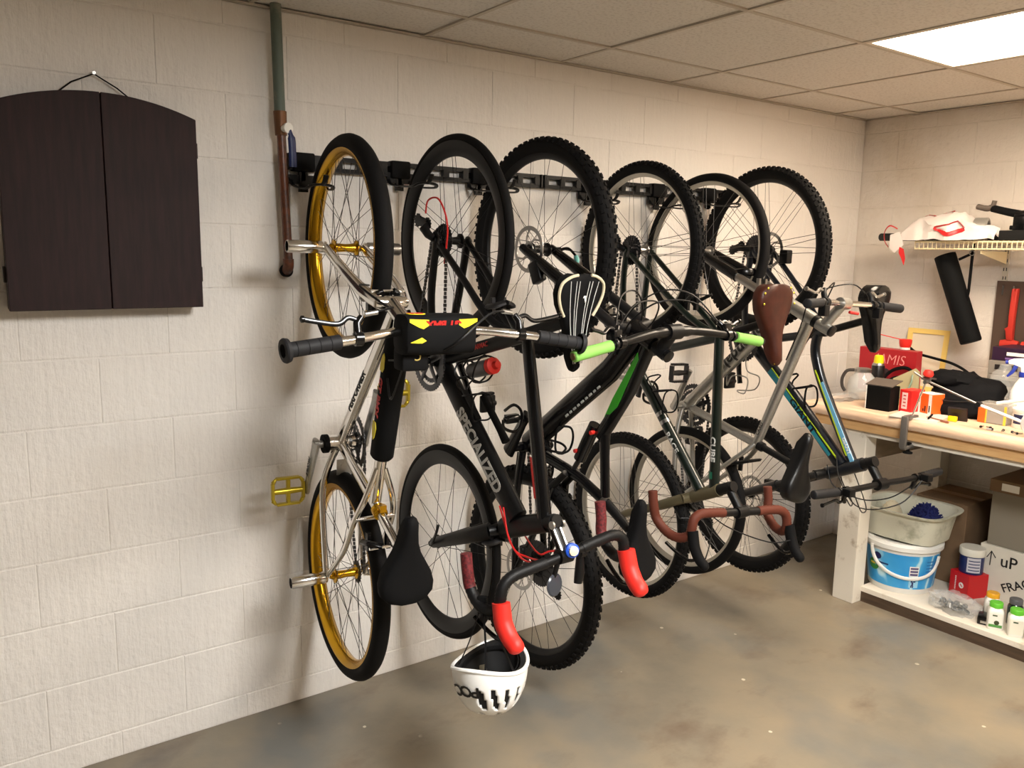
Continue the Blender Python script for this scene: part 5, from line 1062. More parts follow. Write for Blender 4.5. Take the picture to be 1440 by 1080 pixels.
# bucket, tub
def bucket():
    t = thing('plastic_bucket', 'white plastic bucket with blue wrapped label and carry handle on the low shelf', 'bucket', (3.80, -0.738, SZ))
    WPL = mat('white_plastic', (228, 228, 224), 0.35); h = 0.235
    MB().lathe([(0.140, 0), (0.143, 0.004), (0.166, h), (0.160, h), (0.137, 0.006), (0.002, 0.006)], seg=48, axis=(0, 0, 1)).build('body', WPL, t)
    m, nt, b = nodes_mat('blue_label'); g = nt.nodes.new('ShaderNodeTexCoord'); wv = nt.nodes.new('ShaderNodeTexWave'); wv.inputs['Scale'].default_value = 4.5; wv.inputs['Distortion'].default_value = 6; wv.inputs['Detail'].default_value = 2; wv.inputs['Detail Scale'].default_value = 1.2
    nt.links.new(g.outputs['Object'], wv.inputs['Vector']); nt.links.new(ramp(nt, wv.outputs['Fac'], [(0.0, lin((46, 148, 214))), (0.82, lin((70, 168, 224))), (0.93, lin((150, 208, 236))), (1.0, lin((190, 226, 240)))]), b.inputs['Base Color']); b.inputs['Roughness'].default_value = 0.35
    def rad(z): return 0.143 + (0.166 - 0.143) * (z - .004) / (h - .004) + 0.0012
    lab = MB(); rows = []
    for z in (0.028, 0.195): rows.append([Vector((rad(z) * math.cos(a), rad(z) * math.sin(a), z)) for a in [PI * 0.38 + 2 * PI * 0.84 * i / 48 for i in range(49)]])
    lb = lab.grid(rows).build('label', m, t, fix=False)
    # lid with stepped ring
    MB().lathe([(0.163, h - .022), (0.176, h - .020), (0.177, h), (0.172, h + .004), (0.168, h + .012), (0.150, h + .012), (0.147, h + .004), (0.002, h + .004)], seg=48, axis=(0, 0, 1)).build('lid', WPL, t)
    # printed pieces follow the wall
    def on(a, z, k=0.001): r = rad(z) + k; return Vector((r * math.cos(a), r * math.sin(a), z))
    def patch(name, mm, a, z, wa, hz, shape='rect', k=0.0015):
        mb = MB(); n = 20
        if shape == 'oval': ring = [on(a + wa / 2 * math.cos(q), z + hz / 2 * math.sin(q), k) for q in [2 * PI * i / n for i in range(n)]]; mb.v = ring; mb.f = [tuple(range(n))]
        else: mb.grid([[on(a - wa / 2 + wa * i / 6, zz, k) for i in range(7)] for zz in (z - hz / 2, z + hz / 2)])
        return mb.build(name, mm, lb, smooth=False, fix=False)
    va = math.atan2(-1.965, -3.80)       # towards the viewer
    DKB = mat('print_navy', (28, 34, 92), 0.4)
    patch('brand_oval', DKB, va - 0.70, 0.165, 0.26, 0.034, 'oval'); patch('green_blob', mat('print_green', (46, 130, 60), 0.4), va - 0.86, 0.115, 0.42, 0.055, 'oval'); patch('yellow_text_bar', mat('print_yellow', (220, 206, 80), 0.4), va - 0.88, 0.120, 0.22, 0.012, 'oval', .0022)
    patch('text_bar', mat('print_dark', (36, 60, 110), 0.4), va - 0.52, 0.135, 0.34, 0.008); patch('barcode_panel', WHITE, va + 0.38, 0.118, 0.27, 0.052)
    for i in range(3): patch('barcode', mat('print_violet', (86, 78, 120), 0.4), va + 0.38, 0.134 - .015 * i, 0.22, 0.010, k=.0024)
    patch('text_panel', mat('print_paleblue', (150, 204, 232), 0.4), va + 0.40, 0.055, 0.28, 0.036); 
    for i in range(6): patch('text_bar', mat('print_midblue', (36, 110, 180), 0.4), va + 0.86, 0.165 - .016 * i, 0.24, 0.005)
    # small leaping figure silhouette on the panel
    a0 = va + 0.37
    for da, z, wa, hz in ((0, 0.056, 0.05, 0.02), (-0.03, 0.068, 0.05, 0.008), (0.05, 0.068, 0.07, 0.006), (-0.03, 0.044, 0.035, 0.012), (0.02, 0.043, 0.03, 0.012)): patch('figure_print', DKB, a0 + da, z, wa, hz, k=.0024)
    hp = []
    for i in range(25):
        q = PI * i / 24; aa = va + 0.12 + 0.95 * math.cos(q) * -1; zz = 0.205 - 0.118 * math.sin(q) ** .8 + 0.012 * math.cos(q); hp.append(Vector(((rad(zz) + 0.014) * math.cos(aa), (rad(zz) + 0.014) * math.sin(aa), zz)))
    MB().tube(hp, [(0.004, 0.009)] * 25, 8).build('handle', WPL, t)
bucket()
def tub():
    t = thing('plastic_tub', 'greyish white plastic wash tub with worn sides resting on the bucket', 'tub', (3.815, -0.745, SZ + 0.247), (0, 0, math.radians(3)))
    m = worn('stained_tub', (206, 204, 186), (150, 150, 128), 0.52, 0.72, 10, 0.45)
    def ring(ax, ay, z, n=40, p=4): return [Vector((ax * math.copysign(abs(math.cos(a)) ** (2 / p), math.cos(a)), ay * math.copysign(abs(math.sin(a)) ** (2 / p), math.sin(a)), z)) for a in [2 * PI * i / n for i in range(n)]]
    H = 0.150
    MB().loft([ring(0.125, 0.150, 0.0), ring(0.140, 0.165, 0.006), ring(0.160, 0.188, H - .012), ring(0.178, 0.206, H - .010), ring(0.182, 0.210, H - .002), ring(0.178, 0.206, H), ring(0.160, 0.188, H - .004), ring(0.140, 0.163, 0.012), ring(0.13, 0.152, 0.010)]).build('body', m, t, angle=50)
tub()
def tuft(name, label, cat, c, R, n, m, size, base):
    r = random.Random(3); mb = MB(); rings = []
    for j in range(8):
        e = j / 7 * PI / 2; rings.append([Vector((R[0] * math.cos(e) * math.cos(a) * (1 + .08 * r.uniform(-1, 1)), R[1] * math.cos(e) * math.sin(a) * (1 + .08 * r.uniform(-1, 1)), R[2] * math.sin(e))) for a in [2 * PI * i / 20 for i in range(20)]])
    mb.loft(rings)
    for k in range(n):
        a, e = r.uniform(0, 2 * PI), math.asin(r.uniform(0.05, 1)); d = Vector((math.cos(e) * math.cos(a), math.cos(e) * math.sin(a), math.sin(e))); p = Vector((d.x * R[0], d.y * R[1], d.z * R[2])) * 0.96
        q = d + Vector((r.uniform(-.5, .5), r.uniform(-.5, .5), r.uniform(-.2, .5))); q.normalize(); mb.tube([p, p + q * size * r.uniform(.7, 1.2)], (size * .22, size * .16), 5)
    return tag(put(name, mb.mesh(name, m), None, c), label, cat)
tuft('microfibre_mitt', 'fuzzy dark blue microfibre wash mitt in the plastic tub', 'wash mitt', (3.84, -0.812, SZ + 0.259), (0.075, 0.080, 0.148), 420, mat('blue_chenille', (28, 34, 92), 0.9), 0.018, 0)
tuft('cleaning_rag', 'crumpled cream cleaning rag in the plastic tub', 'rag', (3.81, -0.660, SZ + 0.259), (0.065, 0.056, 0.140), 40, mat('cream_cloth', (226, 214, 184), 0.9, bump=0.5, bscale=60), 0.012, 0)
# boxes on the low shelf
CARD = mat('cardboard', (112, 88, 64), 0.8, var=0.12, scale=12)
def carton(name, label, loc, size, m, flap=True):
    t = thing(name, label, 'box', loc); sx, sy, sz = size
    MB().box((0, 0, sz / 2), size).build('body', m, t, smooth=False, bevel=.003)
    if flap:
        for s in (-1, 1): MB().box((s * sx * .252, 0, sz + .002), (sx * .495, sy, 0.004)).build('flap', m, t, smooth=False)
        MB().box((0, 0, sz + .0048), (0.05, sy * .98, 0.001)).build('tape', mat('brown_tape', (128, 96, 60), 0.35), t, smooth=False)
    return t
carton('cardboard_box', 'brown cardboard box behind the bucket under the workbench', (4.165, -0.80, SZ), (0.32, 0.25, 0.40), CARD)
t = thing('moving_box', 'white box with hand-drawn up arrow and FRAGILE under the grey box', 'box', (4.165, -1.235, SZ)); WB = mat('white_carton', (214, 208, 194), 0.7, var=0.04, scale=8)
MB().box((0, 0, 0.125), (0.34, 0.46, 0.25)).build('body', WB, t, smooth=False, bevel=.003)
INK = mat('marker_ink', (20, 18, 18), 0.6)
MB().tube([(-0.1712, 0.180, 0.155), (-0.1712, 0.178, 0.222)], 0.0022, 6).tube([(-0.1712, 0.196, 0.190), (-0.1712, 0.178, 0.224), (-0.1712, 0.158, 0.196)], 0.0022, 6).build('marker_arrow', INK, t)
text('lettering', 'uP', 0.078, INK, t, (-0.1712, 0.100, 0.188), (0, -1, 0), (0, 0, 1), 0.0006, 0.95)
text('lettering', 'FRAGILE', 0.056, INK, t, (-0.1712, 0.030, 0.105), (0, -0.88, 0.47), (0, 0.47, 0.88), 0.0006, 0.95)
t = thing('storage_box', 'grey storage box with brown lid and paper label on the white box', 'box', (4.165, -1.245, SZ + 0.25))
MB().box((0, 0, 0.14), (0.31, 0.44, 0.28)).build('body', mat('grey_board', (128, 120, 106), 0.7), t, smooth=False, bevel=.003)
MB().box((0, 0, 0.285), (0.33, 0.462, 0.058)).build('lid', mat('brown_lid', (116, 90, 64), 0.6), t, smooth=False, bevel=.003)
MB().box((-0.1658, 0.14, 0.285), (0.001, 0.075, 0.034)).build('paper_label', WHITE, t, smooth=False)
t = thing('red_box', 'bright red product box with white emblem below the tub of powder', 'box', (3.945, -0.992, SZ), (0, 0, math.radians(-20)))
MB().box((0, 0, 0.056), (0.115, 0.110, 0.112)).build('body', mat('red_carton', (200, 28, 34), 0.4), t, smooth=False, bevel=.002)
MB().lathe([(0.014, 0), (0.014, 0.001)], (-0.0576, -0.015, 0.055), (-1, 0, 0), 20).build('emblem', WHITE, t); MB().tube([(-0.0592, -0.022, 0.050), (-0.0592, -0.010, 0.061)], 0.002, 6).build('emblem_mark', MATS['red_carton'], t)
for i in range(8): MB().box((-0.0578, 0.020, 0.028 + i * .0085), (0.0006, 0.006, 0.005)).build('side_print', WHITE, t, smooth=False)
t = thing('powder_tub', 'round tub with white screw lid and navy label standing on the red box', 'tub', (3.948, -0.994, SZ + 0.112)); t.scale = (0.86, 0.86, 0.92)
MB().lathe([(0.058, 0), (0.060, 0.004), (0.060, 0.098), (0.052, 0.104)], axis=(0, 0, 1), seg=36).build('body', mat('navy_label', (30, 40, 92), 0.35), t)
MB().lathe([(0.064, 0.094), (0.065, 0.097), (0.065, 0.128), (0.062, 0.132), (0.002, 0.132)], axis=(0, 0, 1), seg=36).build('lid', mat('ivory_lid', (222, 218, 206), 0.4), t)
r_ = 0.0606; MB().grid([[Vector((r_ * math.cos(a), r_ * math.sin(a), z)) for a in [PI * 1.02 + 1.15 * i / 12 for i in range(13)]] for z in (0.012, 0.088)]).build('label_panel', mat('pale_print', (196, 196, 204), 0.4), t, fix=False)
for i in range(4): MB().grid([[Vector(((r_ + .0006) * math.cos(a), (r_ + .0006) * math.sin(a), z)) for a in [PI * 1.06 + 0.95 * k / 10 for k in range(11)]] for z in (0.022 + .016 * i, 0.027 + .016 * i)]).build('label_line', MATS['navy_label'], t, fix=False)
# supplement bottles
def pill_bottle(label, x, y, lidm, body, round_=False, lab=None, leaf=False, sc=1.0):
    t = thing('pill_bottle', label, 'bottle', (x, y, SZ), (0, 0, math.radians(28)), 'supplement bottles on the low shelf'); t.scale = (sc,) * 3
    hw = 0.031; n = 32; p = 2 if round_ else 5
    def ring(k, z): return [Vector((hw * k * math.copysign(abs(math.cos(a)) ** (2 / p), math.cos(a)), hw * k * math.copysign(abs(math.sin(a)) ** (2 / p), math.sin(a)), z)) for a in [2 * PI * i / n for i in range(n)]]
    MB().loft([ring(.93, 0), ring(1, .004), ring(1, .078), ring(.94, .086), ring(.78, .093), ring(.74, .096)]).build('body', body, t)
    pr = [(0.0245, 0.094), (0.0262, 0.096), (0.0262, 0.114), (0.0240, 0.117), (0.002, 0.117)]; MB().lathe(pr, axis=(0, 0, 1), seg=28).build('cap', lidm, t)
    W2 = mat('label_white', (232, 230, 220), 0.45)
    if round_: MB().grid([[Vector((0.0315 * math.cos(a), 0.0315 * math.sin(a), z)) for a in [PI * 0.8 + 1.5 * i / 10 for i in range(11)]] for z in (0.012, 0.066)]).build('label', lab, t, fix=False)
    else:
        MB().box((-hw - .0004, 0, 0.045), (0.0012, 0.05, 0.062)).build('label', lab or W2, t, smooth=False)
        if leaf: MB().box((-hw - .0012, 0, 0.020), (0.0012, 0.05, 0.012)).build('label_band', mat('label_green', (80, 140, 70), 0.4), t, smooth=False); MB().lathe([(0.010, 0), (0.010, 0.0008)], (-hw - .0012, -0.004, 0.035), (-1, 0, 0), 14).build('label_picture', mat('label_olive', (60, 66, 40), 0.5), t)
        MB().box((-hw - .0012, 0.004, 0.066), (0.0012, 0.018, 0.006)).build('label_mark', mat('label_dark', (70, 84, 60), 0.5), t, smooth=False)
WPB = mat('bottle_white', (234, 232, 224), 0.35); GL = mat('cap_green', (96, 186, 52), 0.4); YL = mat('cap_yellow', (232, 170, 36), 0.4)
pill_bottle('white supplement bottle with green cap and a leafy green label band', 3.672, -1.235, GL, WPB, leaf=True)
pill_bottle('white supplement bottle with green cap and a plain label', 3.672, -1.318, GL, WPB, lab=mat('label_cream', (226, 222, 206), 0.5))
pill_bottle('white supplement bottle with yellow cap behind the green-capped ones', 3.768, -1.178, YL, WPB)
pill_bottle('dark green glass supplement bottle with grey cap', 3.780, -1.268, mat('cap_grey', (92, 92, 94), 0.4), mat('green_glass', (18, 40, 34), 0.12, coat=0.3), True, mat('label_tan', (120, 122, 96), 0.5))
pill_bottle('white supplement bottle with yellow cap and a black label bar', 3.655, -1.400, YL, WPB, lab=mat('label_black', (40, 36, 40), 0.5))
# crumpled clear bag of hardware, charger
def blob(name, c, R, m, amp=0.2, seed=1, nu=28, nv=16, flat=True, rot=0.0, freq=5.0, build=True):
    from mathutils import noise as mn
    mb = MB(); rings = []
    for j in range(nv + 1):
        e = -PI / 2 + PI * j / nv; rg = []
        for i in range(nu):
            a = 2 * PI * i / nu; d = Vector((math.cos(e) * math.cos(a), math.cos(e) * math.sin(a), math.sin(e)))
            k = 1 + amp * mn.noise(d * freq * .5 + Vector((seed * 7.3, 0, 0))) + amp * .5 * mn.noise(d * freq * 1.3 + Vector((0, seed * 3.1, 0)))
            v = Vector((d.x * R[0] * k, d.y * R[1] * k, d.z * R[2] * k))
            if flat: v.z = max(v.z, -R[2] * .55)
            rg.append(v)
        rings.append(rg)
    mb.loft(rings, cap=False)
    if flat:
        for v in mb.v: v.z += R[2] * .55
    me = mb.mesh(name, m, angle=25 if amp > .25 else 60); return put(name, me, None, c, (0, 0, rot))
CLEAR = mat('clear_plastic', (225, 228, 228), 0.12, alpha=0.22)
t = thing('hardware_bag', 'crumpled clear plastic bag of small metal parts on the low shelf', 'bag', (3.715, -1.045, SZ))
o = blob('bag_film', (0, 0, 0), (0.075, 0.105, 0.05), CLEAR, 0.45, 2, 30, 18); o.parent = t
r5 = random.Random(5)
for k in range(16):
    a, q = r5.uniform(0, 2 * PI), r5.uniform(0, .85); c0 = Vector((0.05 * q * math.cos(a), 0.075 * q * math.sin(a), 0.012 + .012 * r5.random())); ax = Vector((r5.uniform(-1, 1), r5.uniform(-1, 1), r5.uniform(0.2, 1)))
    MB().lathe([(0.014, -.004), (0.014, .004), (0.007, .004), (0.007, -.004)], c0, ax, 8, close=True).build('metal_ring', STEEL if k % 2 else GUN, t, angle=30)
t = thing('power_adapter', 'small black power adapter beside the crumpled bag', 'adapter', (3.690, -1.185, SZ), (0, 0, math.radians(20)))
MB().box((0, 0, 0.018), (0.075, 0.05, 0.036)).build('body', GBLK, t, bevel=.005); MB().box((-0.038, 0, 0.014), (0.002, 0.024, 0.010)).build('socket', STEEL, t, smooth=False); MB().tube(catmull([(0.036, 0, 0.018), (0.06, 0.01, 0.03), (0.07, 0.0, 0.07), (0.045, -0.01, 0.085)], 5), 0.003, 6).build('cord', MBLK, t)

# ---------------------------------------------------------------- things on the workbench
t = thing('glass_jug', 'round clear glass jug with steel collar and dark handle on the bench corner', 'jug', (3.80, -0.455, BT))
MB().lathe([(0.045, 0), (0.052, 0.003), (0.068, 0.035), (0.070, 0.07), (0.062, 0.105), (0.040, 0.128), (0.034, 0.138), (0.034, 0.150), (0.031, 0.150), (0.031, 0.137), (0.059, 0.104), (0.067, 0.07), (0.065, 0.036), (0.048, 0.006), (0.002, 0.006)], axis=(0, 0, 1), seg=36).build('body', mat('jug_glass', (222, 226, 226), 0.06, alpha=0.30), t)
MB().lathe([(0.036, 0.136), (0.038, 0.138), (0.038, 0.152), (0.030, 0.156), (0.002, 0.157)], axis=(0, 0, 1), seg=28).build('collar', STEEL, t)
MB().tube(catmull([(-0.030, 0.028, 0.145), (-0.045, 0.060, 0.138), (-0.052, 0.078, 0.10), (-0.048, 0.078, 0.06), (-0.040, 0.066, 0.035)], 5), [(0.004, 0.008)] * 21, 8).build('handle', mat('dark_handle', (64, 60, 58), 0.4), t)
t = thing('aerosol_can', 'aerosol can with bright yellow cap standing behind the glass jug', 'spray can', (3.985, -0.425, BT))
MB().lathe([(0.030, 0), (0.032, 0.003), (0.032, 0.150), (0.030, 0.154), (0.026, 0.164), (0.020, 0.168)], axis=(0, 0, 1), seg=28).build('body', mat('can_black', (36, 34, 34), 0.3, 0.4), t); MB().lathe([(0.030, 0.152), (0.0305, 0.156), (0.026, 0.166)], axis=(0, 0, 1), seg=28).build('shoulder', STEEL, t)
MB().lathe([(0.022, 0.164), (0.024, 0.166), (0.022, 0.200), (0.016, 0.206), (0.002, 0.207)], axis=(0, 0, 1), seg=24).build('cap', mat('cap_lemon', (240, 214, 20), 0.4), t)
t = thing('red_carton', 'flat dark red carton with white script standing behind the other bench boxes', 'box', (4.13, -0.405, BT), (0, math.radians(-2), 0))
MB().box((0, 0, 0.115), (0.06, 0.31, 0.23)).build('body', mat('dark_red_carton', (168, 26, 36), 0.4), t, smooth=False, bevel=.002)
PK = mat('pink_print', (232, 150, 146), 0.5); text('lettering', 'JAMIS', 0.075, PK, t, (-0.0306, -0.02, 0.175), (0, -1, 0), (0, 0, 1), -0.001, 0.9, 0.2)
MB().prism([(-0.10, -0.05), (-0.06, 0.02), (-0.01, 0.045), (0.02, 0.03), (-0.04, -0.01), (-0.07, -0.06)], (-0.0304, -0.01, 0.085), (0, -1, 0), (0, 0, 1), (-1, 0, 0), 0.001).build('picture', mat('dark_print2', (46, 26, 30), 0.5), t, smooth=False)
t = thing('black_gift_box', 'open black cube box with grey flap and white side on the bench', 'box', (3.625, -0.668, BT), (0, 0, math.radians(3)))
MB().box((0, 0, 0.056), (0.090, 0.112, 0.112)).build('body', mat('box_black', (9, 9, 9), 0.6, spec=0.15), t, smooth=False, bevel=.002)
MB().box((0.0, 0.058, 0.054), (0.088, 0.004, 0.106)).build('white_side', WHITE, t, smooth=False)
MB().box((0.012, 0.006, 0.124), (0.100, 0.128, 0.004), (0.97, 0, 0.22), (0, 1, 0), (-0.22, 0, 0.97)).build('flap', mat('flap_grey', (92, 82, 74), 0.6), t, smooth=False)
t = thing('tube_box', 'slim red box with white label beside the black cube box', 'box', (3.685, -0.775, BT), (0, 0, math.radians(-8)))
MB().box((0, 0, 0.052), (0.09, 0.062, 0.104)).build('body', mat('bright_red_carton', (214, 36, 34), 0.4), t, smooth=False, bevel=.002)
MB().box((-0.0456, 0.004, 0.054), (0.001, 0.028, 0.075)).build('label', mat('label_blush', (240, 206, 200), 0.5), t, smooth=False)
for i in range(4): MB().box((-0.0463, 0.004, 0.030 + i * .016), (0.0008, 0.014, 0.005)).build('label_mark', REDP, t, smooth=False)
t = thing('orange_box', 'orange and white product box next to the slim red box', 'box', (3.715, -0.848, BT), (0, 0, math.radians(-14)))
MB().box((0, 0, 0.047), (0.075, 0.078, 0.094)).build('body', mat('orange_carton', (236, 96, 30), 0.4), t, smooth=False, bevel=.002)
for y, w_ in ((0.030, 0.012), (-0.028, 0.016)): MB().box((-0.0380, y, 0.048), (0.001, w_, 0.088)).build('white_band', WHITE, t, smooth=False)
for y, z, h_ in ((0.030, 0.066, 0.026), (-0.027, 0.028, 0.03), (-0.004, 0.026, 0.026), (0.006, 0.02, 0.012)): MB().box((-0.0388, y, z), (0.001, 0.006, h_)).build('dark_print_bar', INK, t, smooth=False)
MB().box((0, 0, 0.0945), (0.073, 0.076, 0.001)).build('white_top', WHITE, t, smooth=False)
t = thing('plastic_sheet', 'folded translucent olive plastic sheet leaning behind the black cube box', 'plastic sheet', (3.80, -0.665, BT))
MB().prism([(-0.09, 0.0), (0.075, 0.0), (0.055, 0.17), (0.035, 0.185), (-0.06, 0.125)], (0, 0, 0), (0.1, -1, 0), (0.18, 0, 0.98), (-0.98, -0.1, 0.18), 0.006).build('sheet', mat('olive_plastic', (178, 168, 130), 0.3, alpha=0.85), t, smooth=False)
MB().tube(catmull([(-0.012, 0.03, 0.02), (-0.02, -0.02, 0.06), (0.002, -0.035, 0.11), (0.02, -0.03, 0.15)], 5), 0.004, 6).build('seam', mat('seam_green', (110, 134, 112), 0.3), t)
t = thing('cable_coil', 'loop of thick black cable lying against the red carton', 'cable', (4.06, -0.50, BT))
MB().tube(catmull([(0, 0.10, 0.006), (0.0, 0.09, 0.07), (0.01, 0.045, 0.125), (0.015, -0.02, 0.145), (0.005, -0.07, 0.12), (0, -0.085, 0.06), (-0.01, -0.08, 0.006)], 6), 0.009, 8).build('outer_loop', MBLK, t); MB().tube(catmull([(-0.02, 0.07, 0.006), (-0.02, 0.055, 0.06), (-0.01, 0.01, 0.095), (-0.01, -0.04, 0.08), (-0.02, -0.05, 0.006)], 6), 0.008, 8).build('inner_loop', MBLK, t)
# black tool pouch: two rolled lobes
t = thing('tool_pouch', 'lumpy black fabric tool pouch in the middle of the bench clutter', 'pouch', (3.865, -0.925, BT))
FAB = mat('black_fabric', (15, 15, 17), 0.8, spec=0.15, bump=0.4, bscale=90)
for nm, c, R, sd, am in (('body', (0.02, 0.0, 0), (0.115, 0.165, 0.120), 4, .22), ('front_pocket', (-0.075, -0.005, 0), (0.07, 0.15, 0.062), 6, .2), ('flap', (0.0, 0.06, 0.115), (0.09, 0.12, 0.05), 9, .25)):
    o = blob(nm, c, R, FAB, am, sd); o.parent = t
MB().tube(catmull([(-0.135, 0.10, 0.075), (-0.14, 0.0, 0.07), (-0.125, -0.12, 0.085)], 5), 0.002, 6).build('zip', GUN, t); MB().box((-0.105, 0.10, 0.155), (0.004, 0.03, 0.008)).build('badge', STEEL, t)
# swing-arm magnifier lamp clamped to the bench edge
t = thing('magnifier_lamp', 'swing-arm lamp on a steel C-clamp at the bench edge with red knob', 'lamp', (3.49, -0.865, BT))
MB().box((0.030, 0, 0.008), (0.075, 0.032, 0.016)).box((-0.016, 0, -0.055), (0.016, 0.030, 0.140)).box((0.020, 0, -0.126), (0.075, 0.028, 0.016)).build('clamp', mat('cast_clamp', (120, 116, 112), 0.4, 0.6), t, bevel=.004)
MB().lathe([(0.007, -0.150), (0.007, -0.128)], (0.03, 0, 0), (0, 0, 1), 12).lathe([(0.020, -0.156), (0.021, -0.150), (0.012, -0.146)], (0.03, 0, 0), (0, 0, 1), 18).lathe([(0.006, -0.125), (0.006, -0.116), (0.014, -0.112), (0.014, -0.108)], (0.03, 0, 0), (0, 0, 1), 14).build('clamp_screw', MBLK, t)
MB().tube([(0.03, -0.006, 0.014), (0.045, -0.045, 0.172)], 0.0042, 10).build('post', CHROME, t)
MB().lathe([(0.008, -.012), (0.008, .012)], (0.045, -0.044, 0.168), (1, 0, 0), 12).lathe([(0.005, -.02), (0.005, .02)], (0.045, -0.044, 0.180), (0, 1, 0), 10).build('joint', STEEL, t)
MB().lathe([(0.012, 0), (0.020, 0.006), (0.022, 0.016), (0.016, 0.030), (0.004, 0.033)], (0.045, -0.048, 0.190), (0.1, -0.1, 1), 18).build('knob', RED, t)
MB().tube([(0.045, 0.012, 0.205), (0.045, -0.044, 0.176), (0.05, -0.27, 0.105)], 0.0042, 10).build('arm', STEEL, t)
MB().lathe([(0.011, -.012), (0.011, .012)], (0.05, -0.27, 0.105), (1, 0, 0), 12).build('elbow', GUN, t)
MB().tube([(0.05, -0.275, 0.103), (0.045, -0.47, 0.055)], [(0.010, 0.006)] * 2, 10).build('forearm', WHITE, t)
MB().tube([(0.07, -0.33, 0.118), (0.09, -0.50, 0.165)], 0.007, 8).build('brace_arm', WHITE, t)
MB().lathe([(0.058, 0.0), (0.062, 0.004), (0.062, 0.024), (0.050, 0.034), (0.046, 0.030), (0.052, 0.006), (0.002, 0.004)], (0.045, -0.50, 0.055), (0.9, 0.15, 0.25), 30).build('lamp_head', WHITE, t)
t = thing('blister_pack', 'small dark packet with yellow corner lying at the bench edge', 'packet', (3.635, -1.005, BT), (0, 0, math.radians(12)))
MB().box((0.015, 0, 0.030), (0.012, 0.075, 0.062), (0.9, 0, 0.42), (0, 1, 0), (-0.42, 0, 0.9)).build('card', mat('packet_black', (34, 26, 26), 0.4), t, smooth=False)
MB().box((-0.012, 0.012, 0.012), (0.02, 0.035, 0.022)).build('yellow_corner', mat('packet_yellow', (236, 200, 20), 0.4), t, bevel=.002)
text('lettering', 'PUSH', 0.026, PK, t, (0.0055, -0.004, 0.040), (0, -1, 0), (-0.42, 0, 0.9), 0.0003)
t = thing('clear_container', 'clear plastic box of grey parts with orange end labels', 'container', (3.755, -1.115, BT))
MB().box((0, 0, 0.045), (0.085, 0.118, 0.088)).build('body', mat('smoky_clear', (196, 190, 180), 0.2, alpha=0.45), t, smooth=False, bevel=.004)
MB().box((0, 0, 0.022), (0.075, 0.10, 0.036)).build('contents', mat('grey_parts', (128, 122, 116), 0.6, var=0.4, scale=60), t, bevel=.004)
MB().box((-0.0432, 0.042, 0.040), (0.001, 0.032, 0.075)).build('label', mat('orange_label', (226, 96, 30), 0.5), t, smooth=False); MB().box((-0.0434, 0.0245, 0.035), (0.001, 0.006, 0.066)).build('label_edge', mat('gold_label', (236, 186, 60), 0.5), t, smooth=False); MB().box((-0.0434, -0.052, 0.042), (0.001, 0.010, 0.08)).build('label', MATS['gold_label'], t, smooth=False)
t = thing('clear_bottle', 'large wrinkled clear plastic bottle behind the tool pouch', 'bottle', (4.035, -1.01, BT))
MB().lathe([(0.050, 0), (0.060, 0.006), (0.062, 0.06), (0.056, 0.07), (0.062, 0.08), (0.064, 0.15), (0.050, 0.185), (0.026, 0.205), (0.022, 0.225), (0.002, 0.225)], axis=(0, 0, 1), seg=28).build('body', CLEAR, t); MB().lathe([(0.0605, 0.07), (0.0615, 0.075), (0.0615, 0.08)], axis=(0, 0, 1), seg=24).build('band', CLEAR, t)
def spray():
    t = thing('spray_bottle', 'white trigger spray bottle with blue collar and trigger', 'spray bottle', (3.865, -1.160, BT), (0, 0, math.radians(-62)))
    Wm = mat('spray_white', (238, 238, 236), 0.35); BL = mat('spray_blue', (32, 52, 150), 0.4)
    MB().lathe([(0.042, 0), (0.046, 0.004), (0.047, 0.10), (0.044, 0.135), (0.030, 0.168), (0.017, 0.190), (0.016, 0.205)], axis=(0, 0, 1), seg=32).build('body', Wm, t)
    MB().lathe([(0.0185, 0.198), (0.0195, 0.200), (0.0195, 0.218), (0.0185, 0.220)], axis=(0, 0, 1), seg=24).build('collar', BL, t)
    MB().loft([[Vector((x, sy * wy, z)) for x, sy, z in ((x0, -1, z0), (x1, -1, z1), (x2, -1, z2), (x3, -1, z3))] + [Vector((x, wy, z)) for x, z in ((x3, z3), (x2, z2), (x1, z1), (x0, z0))] for wy, (x0, z0, x1, z1, x2, z2, x3, z3) in ((0.012, (-0.014, 0.218, 0.014, 0.218, 0.020, 0.262, -0.016, 0.262)),)] + [], cap=False) if False else None
    prof = [(-0.014, 0.218), (0.013, 0.218), (0.016, 0.240), (0.040, 0.250), (0.062, 0.252), (0.064, 0.266), (0.040, 0.276), (-0.004, 0.280), (-0.034, 0.272), (-0.054, 0.256), (-0.050, 0.250), (-0.020, 0.248)]
    MB().prism([(-x, z) for x, z in prof], (0, 0, 0), (1, 0, 0), (0, 0, 1), (0, 1, 0), 0.024).build('spray_head', Wm, t, bevel=.003)
    MB().prism([(-0.020, 0.250), (-0.040, 0.252), (-0.048, 0.225), (-0.066, 0.198), (-0.060, 0.194), (-0.040, 0.212), (-0.030, 0.232)], (0, 0, 0), (1, 0, 0), (0, 0, 1), (0, 1, 0), 0.016).build('trigger', BL, t, bevel=.002)
    MB().lathe([(0.008, 0), (0.009, 0.012)], (-0.062, 0, 0.259), (-1, 0, 0), 12).build('nozzle', BL, t)
spray()
t = thing('white_lid', 'round white plastic lid leaning behind the spray bottle', 'lid', (3.955, -1.185, BT))
MB().lathe([(0.062, 0), (0.064, 0.003), (0.064, 0.012), (0.058, 0.014), (0.002, 0.010)], (0, 0, 0.062), (-1, 0, 0.25), 32).build('disc', WHITE, t)
t = thing('label_tub', 'small white tub with navy print near the spray bottle', 'tub', (3.74, -1.225, BT))
